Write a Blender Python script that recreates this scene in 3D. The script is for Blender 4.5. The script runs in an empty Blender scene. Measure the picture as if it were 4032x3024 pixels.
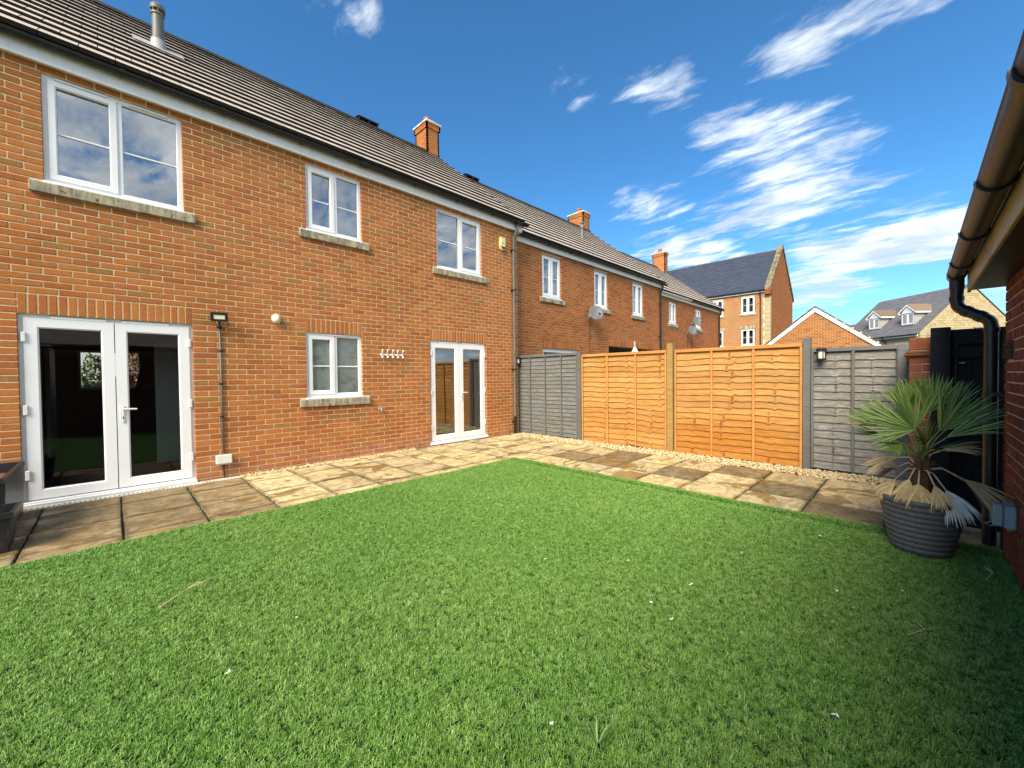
import bpy, math, random
from mathutils import Matrix, Vector, noise
R = math.radians
sc = bpy.context.scene
COL = sc.collection

# ------------------------------------------------------------------ camera
CAM = Vector((0, 0, 1.38)); YAW = R(45.17); PITCH = R(-1.075); ROLL = R(-0.593)
fwd = Vector((math.cos(YAW)*math.cos(PITCH), math.sin(YAW)*math.cos(PITCH), math.sin(PITCH)))
rgt0 = Vector((math.sin(YAW), -math.cos(YAW), 0)); up0 = rgt0.cross(fwd)
rgt = rgt0*math.cos(ROLL)+up0*math.sin(ROLL); upv = up0*math.cos(ROLL)-rgt0*math.sin(ROLL)
cd = bpy.data.cameras.new('camera'); cam = bpy.data.objects.new('camera', cd); COL.objects.link(cam)
cd.lens = 14.11; cd.sensor_width = 36; cd.clip_start = 0.02; cd.clip_end = 2000
m = Matrix((rgt, upv, -fwd)).transposed().to_4x4(); m.translation = CAM; cam.matrix_world = m
sc.camera = cam
def px(P):            # projected pixel (1024 wide) and depth, used to rank pieces by size
    d = Vector(P)-CAM; z = d.dot(fwd)
    if z < .05: return (-1e4, -1e4, .05)
    return (512+401.3*d.dot(rgt)/z, 384-401.3*d.dot(upv)/z, z)

# ------------------------------------------------------------------ light
SUN = Vector((-0.73, -0.25, 0.63)).normalized()
sd = bpy.data.lights.new('sun', 'SUN'); sd.energy = 3.2; sd.angle = R(34); sd.color = (1, .89, .70)
so = bpy.data.objects.new('sun', sd); COL.objects.link(so)
so.rotation_euler = (-SUN).to_track_quat('-Z', 'Y').to_euler(); so.location = (-20, -20, 30)
sc.view_settings.view_transform = 'Standard'; sc.view_settings.look = 'None'
sc.view_settings.exposure = 1.32; sc.view_settings.gamma = 1.0

# ------------------------------------------------------------------ node helper
class T:
    def __init__(s, nt): s.nt = nt
    def n(s, t, out=0, ins=None, **props):
        nd = s.nt.nodes.new(t)
        for k, v in props.items(): setattr(nd, k, v)
        for k, v in (ins or {}).items(): s.put(nd.inputs[k], v)
        return nd.outputs[out]
    def put(s, sock, v):
        if isinstance(v, bpy.types.NodeSocket): s.nt.links.new(v, sock)
        elif v is not None:
            if sock.type == 'RGBA' and len(v) == 3: v = (*v, 1)
            sock.default_value = v
    def m(s, op, a, b=None, c=None, clamp=False):
        nd = s.nt.nodes.new('ShaderNodeMath'); nd.operation = op; nd.use_clamp = clamp
        for i, v in enumerate((a, b, c)):
            if v is not None: s.put(nd.inputs[i], v)
        return nd.outputs[0]
    def vm(s, op, a, b=None, out=0):
        nd = s.nt.nodes.new('ShaderNodeVectorMath'); nd.operation = op
        s.put(nd.inputs[0], a)
        if b is not None: s.put(nd.inputs[1], b)
        return nd.outputs[out]
    def mix(s, f, a, b, bt='MIX'):
        nd = s.nt.nodes.new('ShaderNodeMix'); nd.data_type = 'RGBA'; nd.blend_type = bt
        s.put(nd.inputs[0], f); s.put(nd.inputs[6], a); s.put(nd.inputs[7], b)
        return nd.outputs[2]
    def mr(s, v, a, b, c=0., d=1., smooth=True):
        nd = s.nt.nodes.new('ShaderNodeMapRange'); nd.interpolation_type = 'SMOOTHSTEP' if smooth else 'LINEAR'
        for i, x in enumerate((v, a, b, c, d)): s.put(nd.inputs[i], x)
        return nd.outputs[0]
    def ramp(s, f, stops, interp='LINEAR'):
        nd = s.nt.nodes.new('ShaderNodeValToRGB'); cr = nd.color_ramp; cr.interpolation = interp
        while len(cr.elements) < len(stops): cr.elements.new(.5)
        for e, (p, c) in zip(cr.elements, stops): e.position = p; e.color = (*c, 1)
        s.put(nd.inputs[0], f); return nd.outputs[0]
    def pos(s): return s.n('ShaderNodeNewGeometry')
    def obj(s): return s.n('ShaderNodeTexCoord', 3)
    def noise(s, vec, scale, detail=3., rough=.55, dist=0., out=0):
        return s.n('ShaderNodeTexNoise', out, {'Vector': vec, 'Scale': scale, 'Detail': detail, 'Roughness': rough, 'Distortion': dist})
    def mapping(s, vec, scale=(1, 1, 1), rot=(0, 0, 0), loc=(0, 0, 0)):
        return s.n('ShaderNodeMapping', 0, {'Vector': vec, 'Scale': scale, 'Rotation': rot, 'Location': loc})
    def tone(s):      # random number of a piece: attribute on joined meshes, object random on single pieces
        a = s.n('ShaderNodeAttribute', 2, attribute_name='tone')
        r = s.n('ShaderNodeObjectInfo', 5)
        g = s.m('GREATER_THAN', a, 1e-4)
        return s.m('ADD', a, s.m('MULTIPLY', r, s.m('SUBTRACT', 1., g)))
    def rnd(s, t, k): return s.n('ShaderNodeTexWhiteNoise', 0, {'W': s.m('MULTIPLY_ADD', t, 37.1+k*11.3, k*3.7)}, noise_dimensions='1D')
    def bump(s, h, strength=.4, dist=.01):
        return s.n('ShaderNodeBump', 0, {'Height': h, 'Strength': strength, 'Distance': dist})

MATS = {}
def mat(name, fn):
    M = bpy.data.materials.new(name); M.use_nodes = True; nt = M.node_tree; nt.nodes.clear()
    t = T(nt); o = nt.nodes.new('ShaderNodeOutputMaterial')
    r = fn(t)
    if isinstance(r, dict):
        b = nt.nodes.new('ShaderNodeBsdfPrincipled')
        for k, v in r.items(): t.put(b.inputs[k], v)
        r = b.outputs[0]
    nt.links.new(r, o.inputs[0]); MATS[name] = M; return M

# ------------------------------------------------------------------ world: sky with wisps of cloud
w = bpy.data.worlds.new('World'); sc.world = w; w.use_nodes = True
nt = w.node_tree; nt.nodes.clear(); t = T(nt)
wo = nt.nodes.new('ShaderNodeOutputWorld')
sky = nt.nodes.new('ShaderNodeTexSky'); sky.sky_type = 'NISHITA'; sky.sun_disc = False
sky.sun_elevation = math.asin(SUN.z); sky.sun_rotation = math.atan2(SUN.x, SUN.y)
sky.air_density = 1.0; sky.dust_density = .25; sky.ozone_density = 2.6; sky.altitude = 60
d = t.n('ShaderNodeTexCoord', 0)
sx = nt.nodes.new('ShaderNodeSeparateXYZ'); nt.links.new(d, sx.inputs[0])
dx, dy, dz = sx.outputs
zz = t.m('ADD', t.m('MAXIMUM', dz, 0.), .12)
P = t.n('ShaderNodeCombineXYZ', 0, {0: t.m('DIVIDE', dx, zz), 1: t.m('DIVIDE', dy, zz)})
warp = t.vm('SCALE', t.vm('SUBTRACT', t.noise(P, 1.6, 4., out=1), (.5, .5, .5)), None)
warp.node.inputs[3].default_value = .26
Pw = t.vm('ADD', P, warp)
streak = t.noise(t.mapping(Pw, (4.2, 1.7, 1), (0, 0, R(-20))), 1.9, 9., .62)
fine = t.noise(t.mapping(Pw, (11, 3.4, 1), (0, 0, R(-24))), 1.9, 6., .6)
n1 = t.m('ADD', t.m('MULTIPLY', streak, .74), t.m('MULTIPLY', fine, .26))
mask = None
for (bx, by, rx, ry, wt) in [(1.22, .16, .24, .30, .80), (1.14, .52, .20, .20, .66), (1.55, .36, .36, .34, .82), (1.75, .30, .36, .34, .92), (1.72, .84, .30, .28, .86), (2.10, .45, .42, .58, .98), (2.3, .9, .5, .45, .98),
                             (2.85, .10, .60, .72, 1.22), (3.4, .6, .9, .7, 1.0), (3.1, 1.4, .9, .8, .9), (.95, .70, .14, .16, .60), (.41, .92, .14, .16, .64), (2.5, -.75, .8, .6, 1.0), (3.9, 2.6, 1.1, 1.2, .8), (4.0, -.9, 1.3, 1.0, 1.0)]:
    q = t.vm('MULTIPLY', t.vm('SUBTRACT', P, (bx, by, 0)), (1/rx, 1/ry, 0))
    L = t.vm('LENGTH', q, out=1)
    k = t.mr(L, 1.25, .15, 0., wt)
    mask = k if mask is None else t.m('MAXIMUM', mask, k)
back = t.mr(t.m('ADD', t.m('MULTIPLY', dx, .45), dy), .10, -.40, 0., 1.0)
mask = t.m('MAXIMUM', mask, back)
den = t.m('MULTIPLY', t.mr(t.m('ADD', n1, t.m('MULTIPLY', mask, .36)), .68, .95), t.mr(mask, .02, .4), clamp=True)
shade = t.noise(Pw, 2.2, 4.)
ccol = t.mix(t.mr(shade, .35, .7), (.46, .54, .63), (.92, .96, 1.0))
skyc = t.mix(1., sky.outputs[0], (.20, .425, .55), 'MULTIPLY')
hor = t.mr(dz, .02, .40, 1., 0.)
skyc = t.mix(t.m('MULTIPLY', hor, .55), skyc, t.mix(1., sky.outputs[0], (.34, .48, .58), 'MULTIPLY'))
b1 = t.n('ShaderNodeBackground', 0, {0: skyc, 1: .15})
b2 = t.n('ShaderNodeBackground', 0, {0: ccol, 1: .62})
mx = t.n('ShaderNodeMixShader', 0, {0: den, 1: b1, 2: b2})
nt.links.new(mx, wo.inputs[0])

# ------------------------------------------------------------------ materials
def brick_fn(stops, pale=True, bumpk=.35):
    def f(t):
        p = t.pos(); tn = t.tone()
        c = t.ramp(t.rnd(tn, 1), stops)
        g = t.noise(p, 55, 5, .65)
        c = t.mix(t.mr(g, .3, .72, 0, .42), c, t.mix(1., c, (.52, .42, .36), 'MULTIPLY'))
        blot = t.noise(t.vm('ADD', p, t.vm('MULTIPLY', t.n('ShaderNodeCombineXYZ', 0, {0: tn, 1: tn, 2: tn}), (31., 17., 23.))), 13, 2)
        c = t.mix(t.mr(blot, .52, .72, 0, .55), c, t.mix(.5, c, (.46, .25, .12)))
        big = t.noise(p, .9, 3)
        c = t.mix(t.mr(big, .4, .68, 0, .38), c, t.mix(1., c, (.76, .74, .62), 'MULTIPLY')); c = t.mix(t.mr(t.noise(t.mapping(p, (1.3, 1.3, .35)), 2.1, 4), .60, .76, 0, .30), c, t.mix(1., c, (.55, .48, .42), 'MULTIPLY')); c = t.mix(t.mr(t.noise(p, 2.7, 5, .7), .63, .74, 0, .32), c, (.52, .34, .20))
        if pale:
            z = t.n('ShaderNodeSeparateXYZ', 2, {0: p})
            lo = t.m('MULTIPLY', t.mr(z, .42, .05), t.mr(t.noise(p, 6, 3), .3, .65), clamp=True)
            c = t.mix(t.m('MULTIPLY', lo, .5), c, (.42, .22, .17))
        h = t.m('ADD', t.m('MULTIPLY', g, .6), t.noise(p, 160, 2))
        return {'Base Color': c, 'Roughness': .88, 'Specular IOR Level': .25, 'Normal': t.bump(h, bumpk, .004)}
    return f
mat('brick', brick_fn([(0, (.39, .122, .036)), (.3, (.47, .165, .044)), (.6, (.52, .196, .052)), (.84, (.44, .142, .042)), (.94, (.42, .19, .054)), (1, (.33, .165, .056))]))
mat('brick_far', brick_fn([(0, (.34, .10, .03)), (.4, (.43, .145, .04)), (.8, (.47, .17, .046)), (1, (.31, .10, .033))], False))
mat('brick_tower', brick_fn([(0, (.25, .075, .020)), (.5, (.42, .155, .040)), (1, (.34, .15, .045))], False))
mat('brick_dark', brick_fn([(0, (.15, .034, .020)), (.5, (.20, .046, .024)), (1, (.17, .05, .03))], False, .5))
mat('brick_old', brick_fn([(0, (.30, .09, .045)), (.5, (.38, .13, .06)), (1, (.22, .08, .05))], False, .7))
def stone_wall(t):
    p = t.pos(); tn = t.tone()
    c = t.ramp(t.rnd(tn, 2), [(0, (.36, .28, .15)), (.5, (.50, .40, .22)), (1, (.42, .35, .22))])
    c = t.mix(t.mr(t.noise(p, 7, 4), .35, .7, 0, .4), c, (.30, .25, .17))
    return {'Base Color': c, 'Roughness': .92, 'Normal': t.bump(t.noise(p, 20, 4), .4, .02)}
mat('stone', stone_wall)
mat('mortar', lambda t: {'Base Color': t.mix(t.mr(t.noise(t.pos(), 30, 4), .3, .7), (.72, .58, .34), (.84, .71, .44)), 'Roughness': .95, 'Normal': t.bump(t.noise(t.pos(), 120, 3), .4, .004)})
mat('mortar_far', lambda t: {'Base Color': t.mix(t.noise(t.pos(), 9, 3), (.50, .36, .20), (.58, .43, .25)), 'Roughness': .95})
mat('mortar_pale', lambda t: {'Base Color': t.mix(t.noise(t.pos(), 40, 3), (.40, .32, .28), (.50, .42, .36)), 'Roughness': .95})
def tile_fn(a, b, c3):
    def f(t):
        p = t.pos(); tn = t.tone()
        c = t.mix(t.rnd(tn, 3), a, b)
        c = t.mix(t.mr(t.noise(p, 14, 5, .7), .45, .72, 0, .55), c, c3)
        c = t.mix(t.mr(t.noise(p, 90, 3), .60, .75, 0, .5), c, (.06, .055, .045)); c = t.mix(t.mr(t.noise(p, 5, 4, .7), .58, .72, 0, .45), c, t.mix(1., c, (.50, .50, .38), 'MULTIPLY'))
        return {'Base Color': c, 'Roughness': .86, 'Normal': t.bump(t.noise(p, 60, 3), .3, .004)}
    return f
mat('roof_tile', tile_fn((.39, .33, .28), (.48, .405, .345), (.28, .235, .195)))
mat('tile_edge', tile_fn((.014, .013, .012), (.022, .020, .018), (.010, .010, .009)))  # near-black butt faces: algae, plus the gap's shadow put into the colour
mat('roof_brown', tile_fn((.16, .11, .07), (.22, .15, .10), (.10, .08, .05)))
mat('slate_blue', tile_fn((.030, .042, .078), (.045, .058, .095), (.06, .056, .055)))
mat('slate_grey', tile_fn((.11, .11, .13), (.15, .15, .165), (.19, .18, .16)))
def upvc(t):
    p = t.pos(); d = t.mr(t.noise(p, 5, 4), .55, .8, 0, .18)
    return {'Base Color': t.mix(d, (.82, .83, .84), (.62, .60, .54)), 'Roughness': .34, 'Specular IOR Level': .4}
mat('upvc', upvc)
def fascia(t):
    p = t.pos(); s = t.noise(t.mapping(p, (1, 1, .25)), 9, 4)
    return {'Base Color': t.mix(t.mr(s, .5, .8, 0, .35), (.86, .86, .85), (.52, .50, .46)), 'Roughness': .4}
mat('fascia', fascia)
mat('gasket', lambda t: {'Base Color': (.02, .02, .02), 'Roughness': .6})
def glass(ior, tint=(.93, .96, .95), k=1.0):
    def f(t):
        tr = t.n('ShaderNodeBsdfTransparent', 0, {0: tint})
        wav = t.bump(t.noise(t.pos(), 1.7, 1), .012, .1)
        gl = t.n('ShaderNodeBsdfGlossy', 0, {'Color': (1, 1, 1), 'Roughness': .0, 'Normal': wav})
        fr = t.m('MULTIPLY', t.n('ShaderNodeFresnel', 0, {0: ior}), k, clamp=True)
        return t.n('ShaderNodeMixShader', 0, {0: fr, 1: tr, 2: gl})
    return f
mat('glass', glass(1.62, (.80, .84, .83)))
mat('glass_upper', glass(4.2, (.80, .86, .86)))
mat('glass_garden', glass(2.9, (.80, .84, .83)))
mat('clear', lambda t: t.n('ShaderNodeBsdfTransparent', 0, {0: (1, 1, 1)}))
def frosted(t):
    p = t.pos(); r = t.noise(t.mapping(p, (14, 14, 1.1)), 6, 5, .65)
    stain = t.m('MULTIPLY', t.mr(t.noise(t.mapping(p, (2.2, 1, 3.5)), 1.6, 3), .5, .72), .7)
    c = t.mix(r, (.10, .13, .12), (.26, .30, .28)); c = t.mix(stain, c, (.05, .06, .06))
    return {'Base Color': c, 'Roughness': .22, 'Specular IOR Level': .8, 'Normal': t.bump(r, .35, .01)}
mat('frosted', frosted)
mat('black_plastic', lambda t: {'Base Color': t.mix(t.mr(t.noise(t.pos(), 18, 4), .5, .8, 0, .5), (.012, .013, .014), (.05, .05, .045)), 'Roughness': .36})
mat('brown_plastic', lambda t: {'Base Color': t.mix(t.mr(t.noise(t.mapping(t.pos(), (3, 12, 12)), 3, 4), .4, .8), (.016, .012, .010), (.042, .028, .020)), 'Roughness': .45})
mat('grey_pipe', lambda t: {'Base Color': t.mix(t.mr(t.noise(t.mapping(t.pos(), (20, 20, 2)), 2, 4), .45, .75), (.13, .13, .12), (.06, .06, .055)), 'Roughness': .5})
mat('white_plastic', lambda t: {'Base Color': (.74, .74, .71), 'Roughness': .4})
mat('cream_plastic', lambda t: {'Base Color': (.66, .62, .48), 'Roughness': .5})
mat('yellow_plastic', lambda t: {'Base Color': t.mix(t.mr(t.noise(t.pos(), 14, 3), .45, .7), (.78, .72, .30), (.62, .54, .26)), 'Roughness': .45})
mat('grey_plastic', lambda t: {'Base Color': (.30, .34, .34), 'Roughness': .42})
mat('metal_grey', lambda t: {'Base Color': t.mix(t.noise(t.pos(), 14, 3), (.32, .32, .31), (.44, .43, .41)), 'Roughness': .45, 'Metallic': .5})
mat('lead', lambda t: {'Base Color': t.mix(t.noise(t.pos(), 8, 3), (.26, .26, .26), (.42, .41, .39)), 'Roughness': .6})
mat('chrome', lambda t: {'Base Color': (.75, .75, .75), 'Roughness': .18, 'Metallic': 1.})
mat('lens', lambda t: {'Base Color': (.72, .70, .55), 'Roughness': .12, 'Specular IOR Level': .8})
mat('terracotta', lambda t: {'Base Color': t.mix(t.noise(t.pos(), 9, 3), (.38, .10, .04), (.46, .15, .07)), 'Roughness': .8})
def sill(t):
    p = t.pos(); st = t.noise(t.mapping(p, (9, 9, 2.2)), 1.4, 5, .68)
    c = t.mix(t.mr(st, .38, .62), (.46, .40, .27), (.20, .18, .13))
    c = t.mix(t.mr(t.noise(p, 16, 4), .60, .70), c, (.045, .045, .035))
    return {'Base Color': c, 'Roughness': .93, 'Normal': t.bump(t.noise(p, 70, 3), .5, .004)}
mat('sill_stone', sill)
mat('cap_stone', lambda t: {'Base Color': t.mix(t.mr(t.noise(t.pos(), 5, 4), .4, .7), (.66, .62, .54), (.40, .37, .31)), 'Roughness': .9})
mat('coping', lambda t: {'Base Color': t.mix(t.mr(t.noise(t.pos(), 2.5, 5, .7), .4, .62), (.26, .22, .14), (.10, .085, .04)), 'Roughness': .95})
def wood(base, dark, knotc, paint=None):
    def f(t):
        o = t.obj(); tn = t.n('ShaderNodeObjectInfo', 5)
        off = t.n('ShaderNodeCombineXYZ', 0, {0: t.m('MULTIPLY', tn, 9.), 1: t.m('MULTIPLY', tn, 31.), 2: t.m('MULTIPLY', tn, 17.)})
        q = t.vm('ADD', t.mapping(o, (1, 1.6, 26)), off)
        g = t.noise(q, 2.2, 6, .62, 1.3)
        c = t.mix(t.mr(g, .34, .68), base, dark)
        tint = t.noise(t.vm('ADD', o, off), 1.1, 2)
        c = t.mix(t.mr(tint, .35, .7, 0, .5), c, t.mix(1., c, (.92, .74, .48), 'MULTIPLY'))
        c = t.mix(t.m('MULTIPLY', t.rnd(tn, 4), .32), c, t.mix(1., c, (.66, .56, .42), 'MULTIPLY'))
        c = t.mix(1., c, t.n('ShaderNodeObjectInfo', 1), 'MULTIPLY')
        kn = t.n('ShaderNodeAttribute', 2, attribute_name='knot')
        c = t.mix(t.mr(kn, .25, .95, 0, .85), c, knotc)
        if paint:
            worn = t.m('MULTIPLY', t.mr(t.noise(t.vm('ADD', t.mapping(o, (1, 2.2, 30)), off), 2.6, 5, .7), .56, .68), paint, clamp=True)
            c = t.mix(worn, c, (.50, .42, .34))
        return {'Base Color': c, 'Roughness': .82, 'Specular IOR Level': .25, 'Normal': t.bump(g, .35, .004)}
    return f
mat('new_wood', wood((.54, .315, .115), (.37, .175, .045), (.16, .058, .014)))
mat('batten_wood', wood((.58, .29, .10), (.44, .19, .05), (.2, .07, .02)))
mat('post_wood', wood((.40, .26, .10), (.24, .17, .06), (.12, .07, .02)))
mat('grey_wood', wood((.17, .18, .185), (.105, .115, .122), (.05, .05, .05), .5))
mat('worn_wood', wood((.235, .235, .23), (.125, .13, .135), (.03, .027, .022), 1.))
mat('grey_post', wood((.15, .16, .17), (.11, .12, .13), (.07, .07, .07)))
mat('black_wood', wood((.012, .013, .020), (.020, .021, .028), (.03, .03, .03), .06))
def slab(t):
    oc = t.n('ShaderNodeObjectInfo', 1); p = t.pos(); r = t.n('ShaderNodeObjectInfo', 5)
    off = t.n('ShaderNodeCombineXYZ', 0, {0: t.m('MULTIPLY', r, 31.), 1: t.m('MULTIPLY', r, 57.), 2: 0.})
    q = t.vm('ADD', p, off)
    lay = t.noise(t.mapping(q, (1.3, 2.0, 1), (0, 0, .5)), 3.2, 8, .68, 1.6)
    c = t.mix(t.mr(lay, .40, .60), t.mix(1., oc, (1.08, 1.05, 1.0), 'MULTIPLY'), t.mix(1., oc, (.66, .58, .46), 'MULTIPLY')); c = t.mix(t.mr(t.noise(q, 7.5, 6, .72, .8), .50, .64, 0, .62), c, t.mix(1., oc, (.40, .36, .30), 'MULTIPLY')); c = t.mix(t.mr(t.noise(p, .55, 3), .50, .68, 0, .35), c, t.mix(1., c, (.66, .60, .46), 'MULTIPLY'))
    c = t.mix(t.mr(t.noise(q, 3.1, 4, .6), .50, .66, 0, .55), c, t.mix(1., oc, (1.12, 1.02, .72), 'MULTIPLY'))
    stain = t.mr(t.noise(t.mapping(q, (1, 1.5, 1)), 1.6, 3, .5, .6), .575, .61)
    c = t.mix(t.m('MULTIPLY', stain, .72), c, (.17, .105, .028))
    sp = t.mr(t.noise(p, 46, 4, .7), .56, .70, 0, .55)
    c = t.mix(sp, c, t.mix(1., c, (.34, .31, .26), 'MULTIPLY'))
    c = t.mix(t.mr(t.noise(q, 22, 4, .7), .62, .68, 0, .5), c, (.56, .50, .38))
    ed = t.m('MULTIPLY', t.mr(t.n('ShaderNodeAttribute', 2, attribute_name='knot'), .15, .95), t.mr(t.noise(p, 9, 4, .7), .25, .6, .35, 1.), clamp=True)
    c = t.mix(t.m('MULTIPLY', ed, .68), c, (.055, .045, .022))
    rough = t.mix(stain, (.82, .82, .82), (.34, .34, .34))
    h = t.m('ADD', t.m('MULTIPLY', lay, .9), t.m('MULTIPLY', t.noise(p, 50, 4), .25))
    return {'Base Color': c, 'Roughness': rough, 'Specular IOR Level': .35, 'Normal': t.bump(h, .5, .012)}
mat('slab', slab)
mat('joint', lambda t: {'Base Color': t.mix(t.noise(t.pos(), 30, 4), (.022, .02, .010), (.055, .05, .03)), 'Roughness': 1.})
mat('soil', lambda t: {'Base Color': t.mix(t.mr(t.noise(t.pos(), 40, 4), .35, .65), (.035, .026, .018), (.06, .075, .02)), 'Roughness': 1., 'Normal': t.bump(t.noise(t.pos(), 60, 4), .8, .02)})
mat('compost', lambda t: {'Base Color': t.mix(t.noise(t.pos(), 35, 4), (.13, .045, .022), (.22, .085, .04)), 'Roughness': .8, 'Normal': t.bump(t.noise(t.pos(), 45, 4), .6, .02)})
mat('pebble', lambda t: {'Base Color': t.mix(t.mr(t.noise(t.pos(), 70, 2), .3, .7, 0, .5), t.ramp(t.rnd(t.tone(), 5), [(0, (.66, .52, .28)), (.35, (.52, .37, .16)), (.6, (.74, .64, .44)), (.85, (.34, .24, .11)), (1, (.22, .17, .10))]), (.48, .38, .22)), 'Roughness': .75})
mat('ground', lambda t: {'Base Color': t.mix(t.noise(t.pos(), 1.5, 5), (.055, .075, .03), (.10, .09, .05)), 'Roughness': 1.})
mat('turf_base', lambda t: {'Base Color': (.012, .03, .008), 'Roughness': 1.})
def turf(t):
    r = t.n('ShaderNodeObjectInfo', 5); p = t.pos()
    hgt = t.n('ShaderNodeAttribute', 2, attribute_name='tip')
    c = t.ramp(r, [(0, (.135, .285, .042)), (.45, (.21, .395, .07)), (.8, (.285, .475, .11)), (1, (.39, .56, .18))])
    c = t.mix(t.mr(hgt, 0., .85), t.mix(1., c, (.16, .24, .16), 'MULTIPLY'), c)  # roots darkened: shade between the blades put into the colour
    big = t.noise(p, .75, 3)
    c = t.mix(t.mr(big, .38, .66, 0, .42), c, t.mix(1., c, (.66, .86, .66), 'MULTIPLY'))
    return {'Base Color': c, 'Roughness': .48, 'Specular IOR Level': .35}
mat('turf', turf)
def leaf(a, b, rough=.45):
    def f(t):
        tn = t.tone(); c = t.mix(t.rnd(tn, 6), a, b)
        c = t.mix(t.mr(t.noise(t.pos(), 30, 3), .4, .7, 0, .4), c, t.mix(1., c, (.6, .6, .5), 'MULTIPLY'))
        return {'Base Color': c, 'Roughness': rough}
    return f
mat('frond_green', leaf((.055, .12, .016), (.26, .35, .085)))
mat('frond_tan', leaf((.52, .34, .14), (.72, .54, .28), .7))
mat('frond_brown', leaf((.20, .09, .05), (.32, .18, .09), .7))
mat('frond_grey', leaf((.55, .52, .45), (.75, .72, .65), .7))
mat('petiole', leaf((.16, .21, .08), (.24, .27, .12)))
mat('petiole_dry', leaf((.46, .36, .22), (.60, .50, .36), .7))
mat('fibre', leaf((.07, .035, .018), (.15, .075, .035), .9))
mat('pot', lambda t: {'Base Color': t.mix(t.mr(t.noise(t.pos(), 60, 3), .4, .7), (.085, .085, .088), (.125, .125, .125)), 'Roughness': .62})
mat('black_tub', lambda t: {'Base Color': t.mix(t.mr(t.noise(t.mapping(t.pos(), (9, 9, 3)), 3, 5, .7), .52, .72), (.012, .012, .015), (.06, .056, .066)), 'Roughness': .42})
mat('straw', lambda t: {'Base Color': (.62, .50, .28), 'Roughness': .7})
mat('petal', lambda t: {'Base Color': (.78, .76, .70), 'Roughness': .6})
mat('dark_bit', lambda t: {'Base Color': (.02, .016, .012), 'Roughness': .8})
mat('weed', leaf((.10, .22, .05), (.20, .36, .12)))
mat('plaster', lambda t: {'Base Color': (.52, .50, .47), 'Roughness': .9})
mat('dim_plaster', lambda t: {'Base Color': (.13, .125, .12), 'Roughness': .9})  # darker copy of plaster: low room light put into the colour
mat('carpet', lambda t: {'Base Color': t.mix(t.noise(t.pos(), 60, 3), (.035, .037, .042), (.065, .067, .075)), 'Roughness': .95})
mat('white_paint', lambda t: {'Base Color': (.72, .71, .68), 'Roughness': .5})
mat('cloth_dark', lambda t: {'Base Color': (.012, .012, .015), 'Roughness': .95})
mat('curtain', lambda t: {'Base Color': (.66, .68, .66), 'Roughness': .9})
mat('canvas', lambda t: {'Base Color': (.72, .70, .66), 'Roughness': .9})
mat('render_white', lambda t: {'Base Color': (.70, .70, .68), 'Roughness': .9})
mat('bush', leaf((.05, .09, .02), (.14, .18, .05)))

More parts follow.
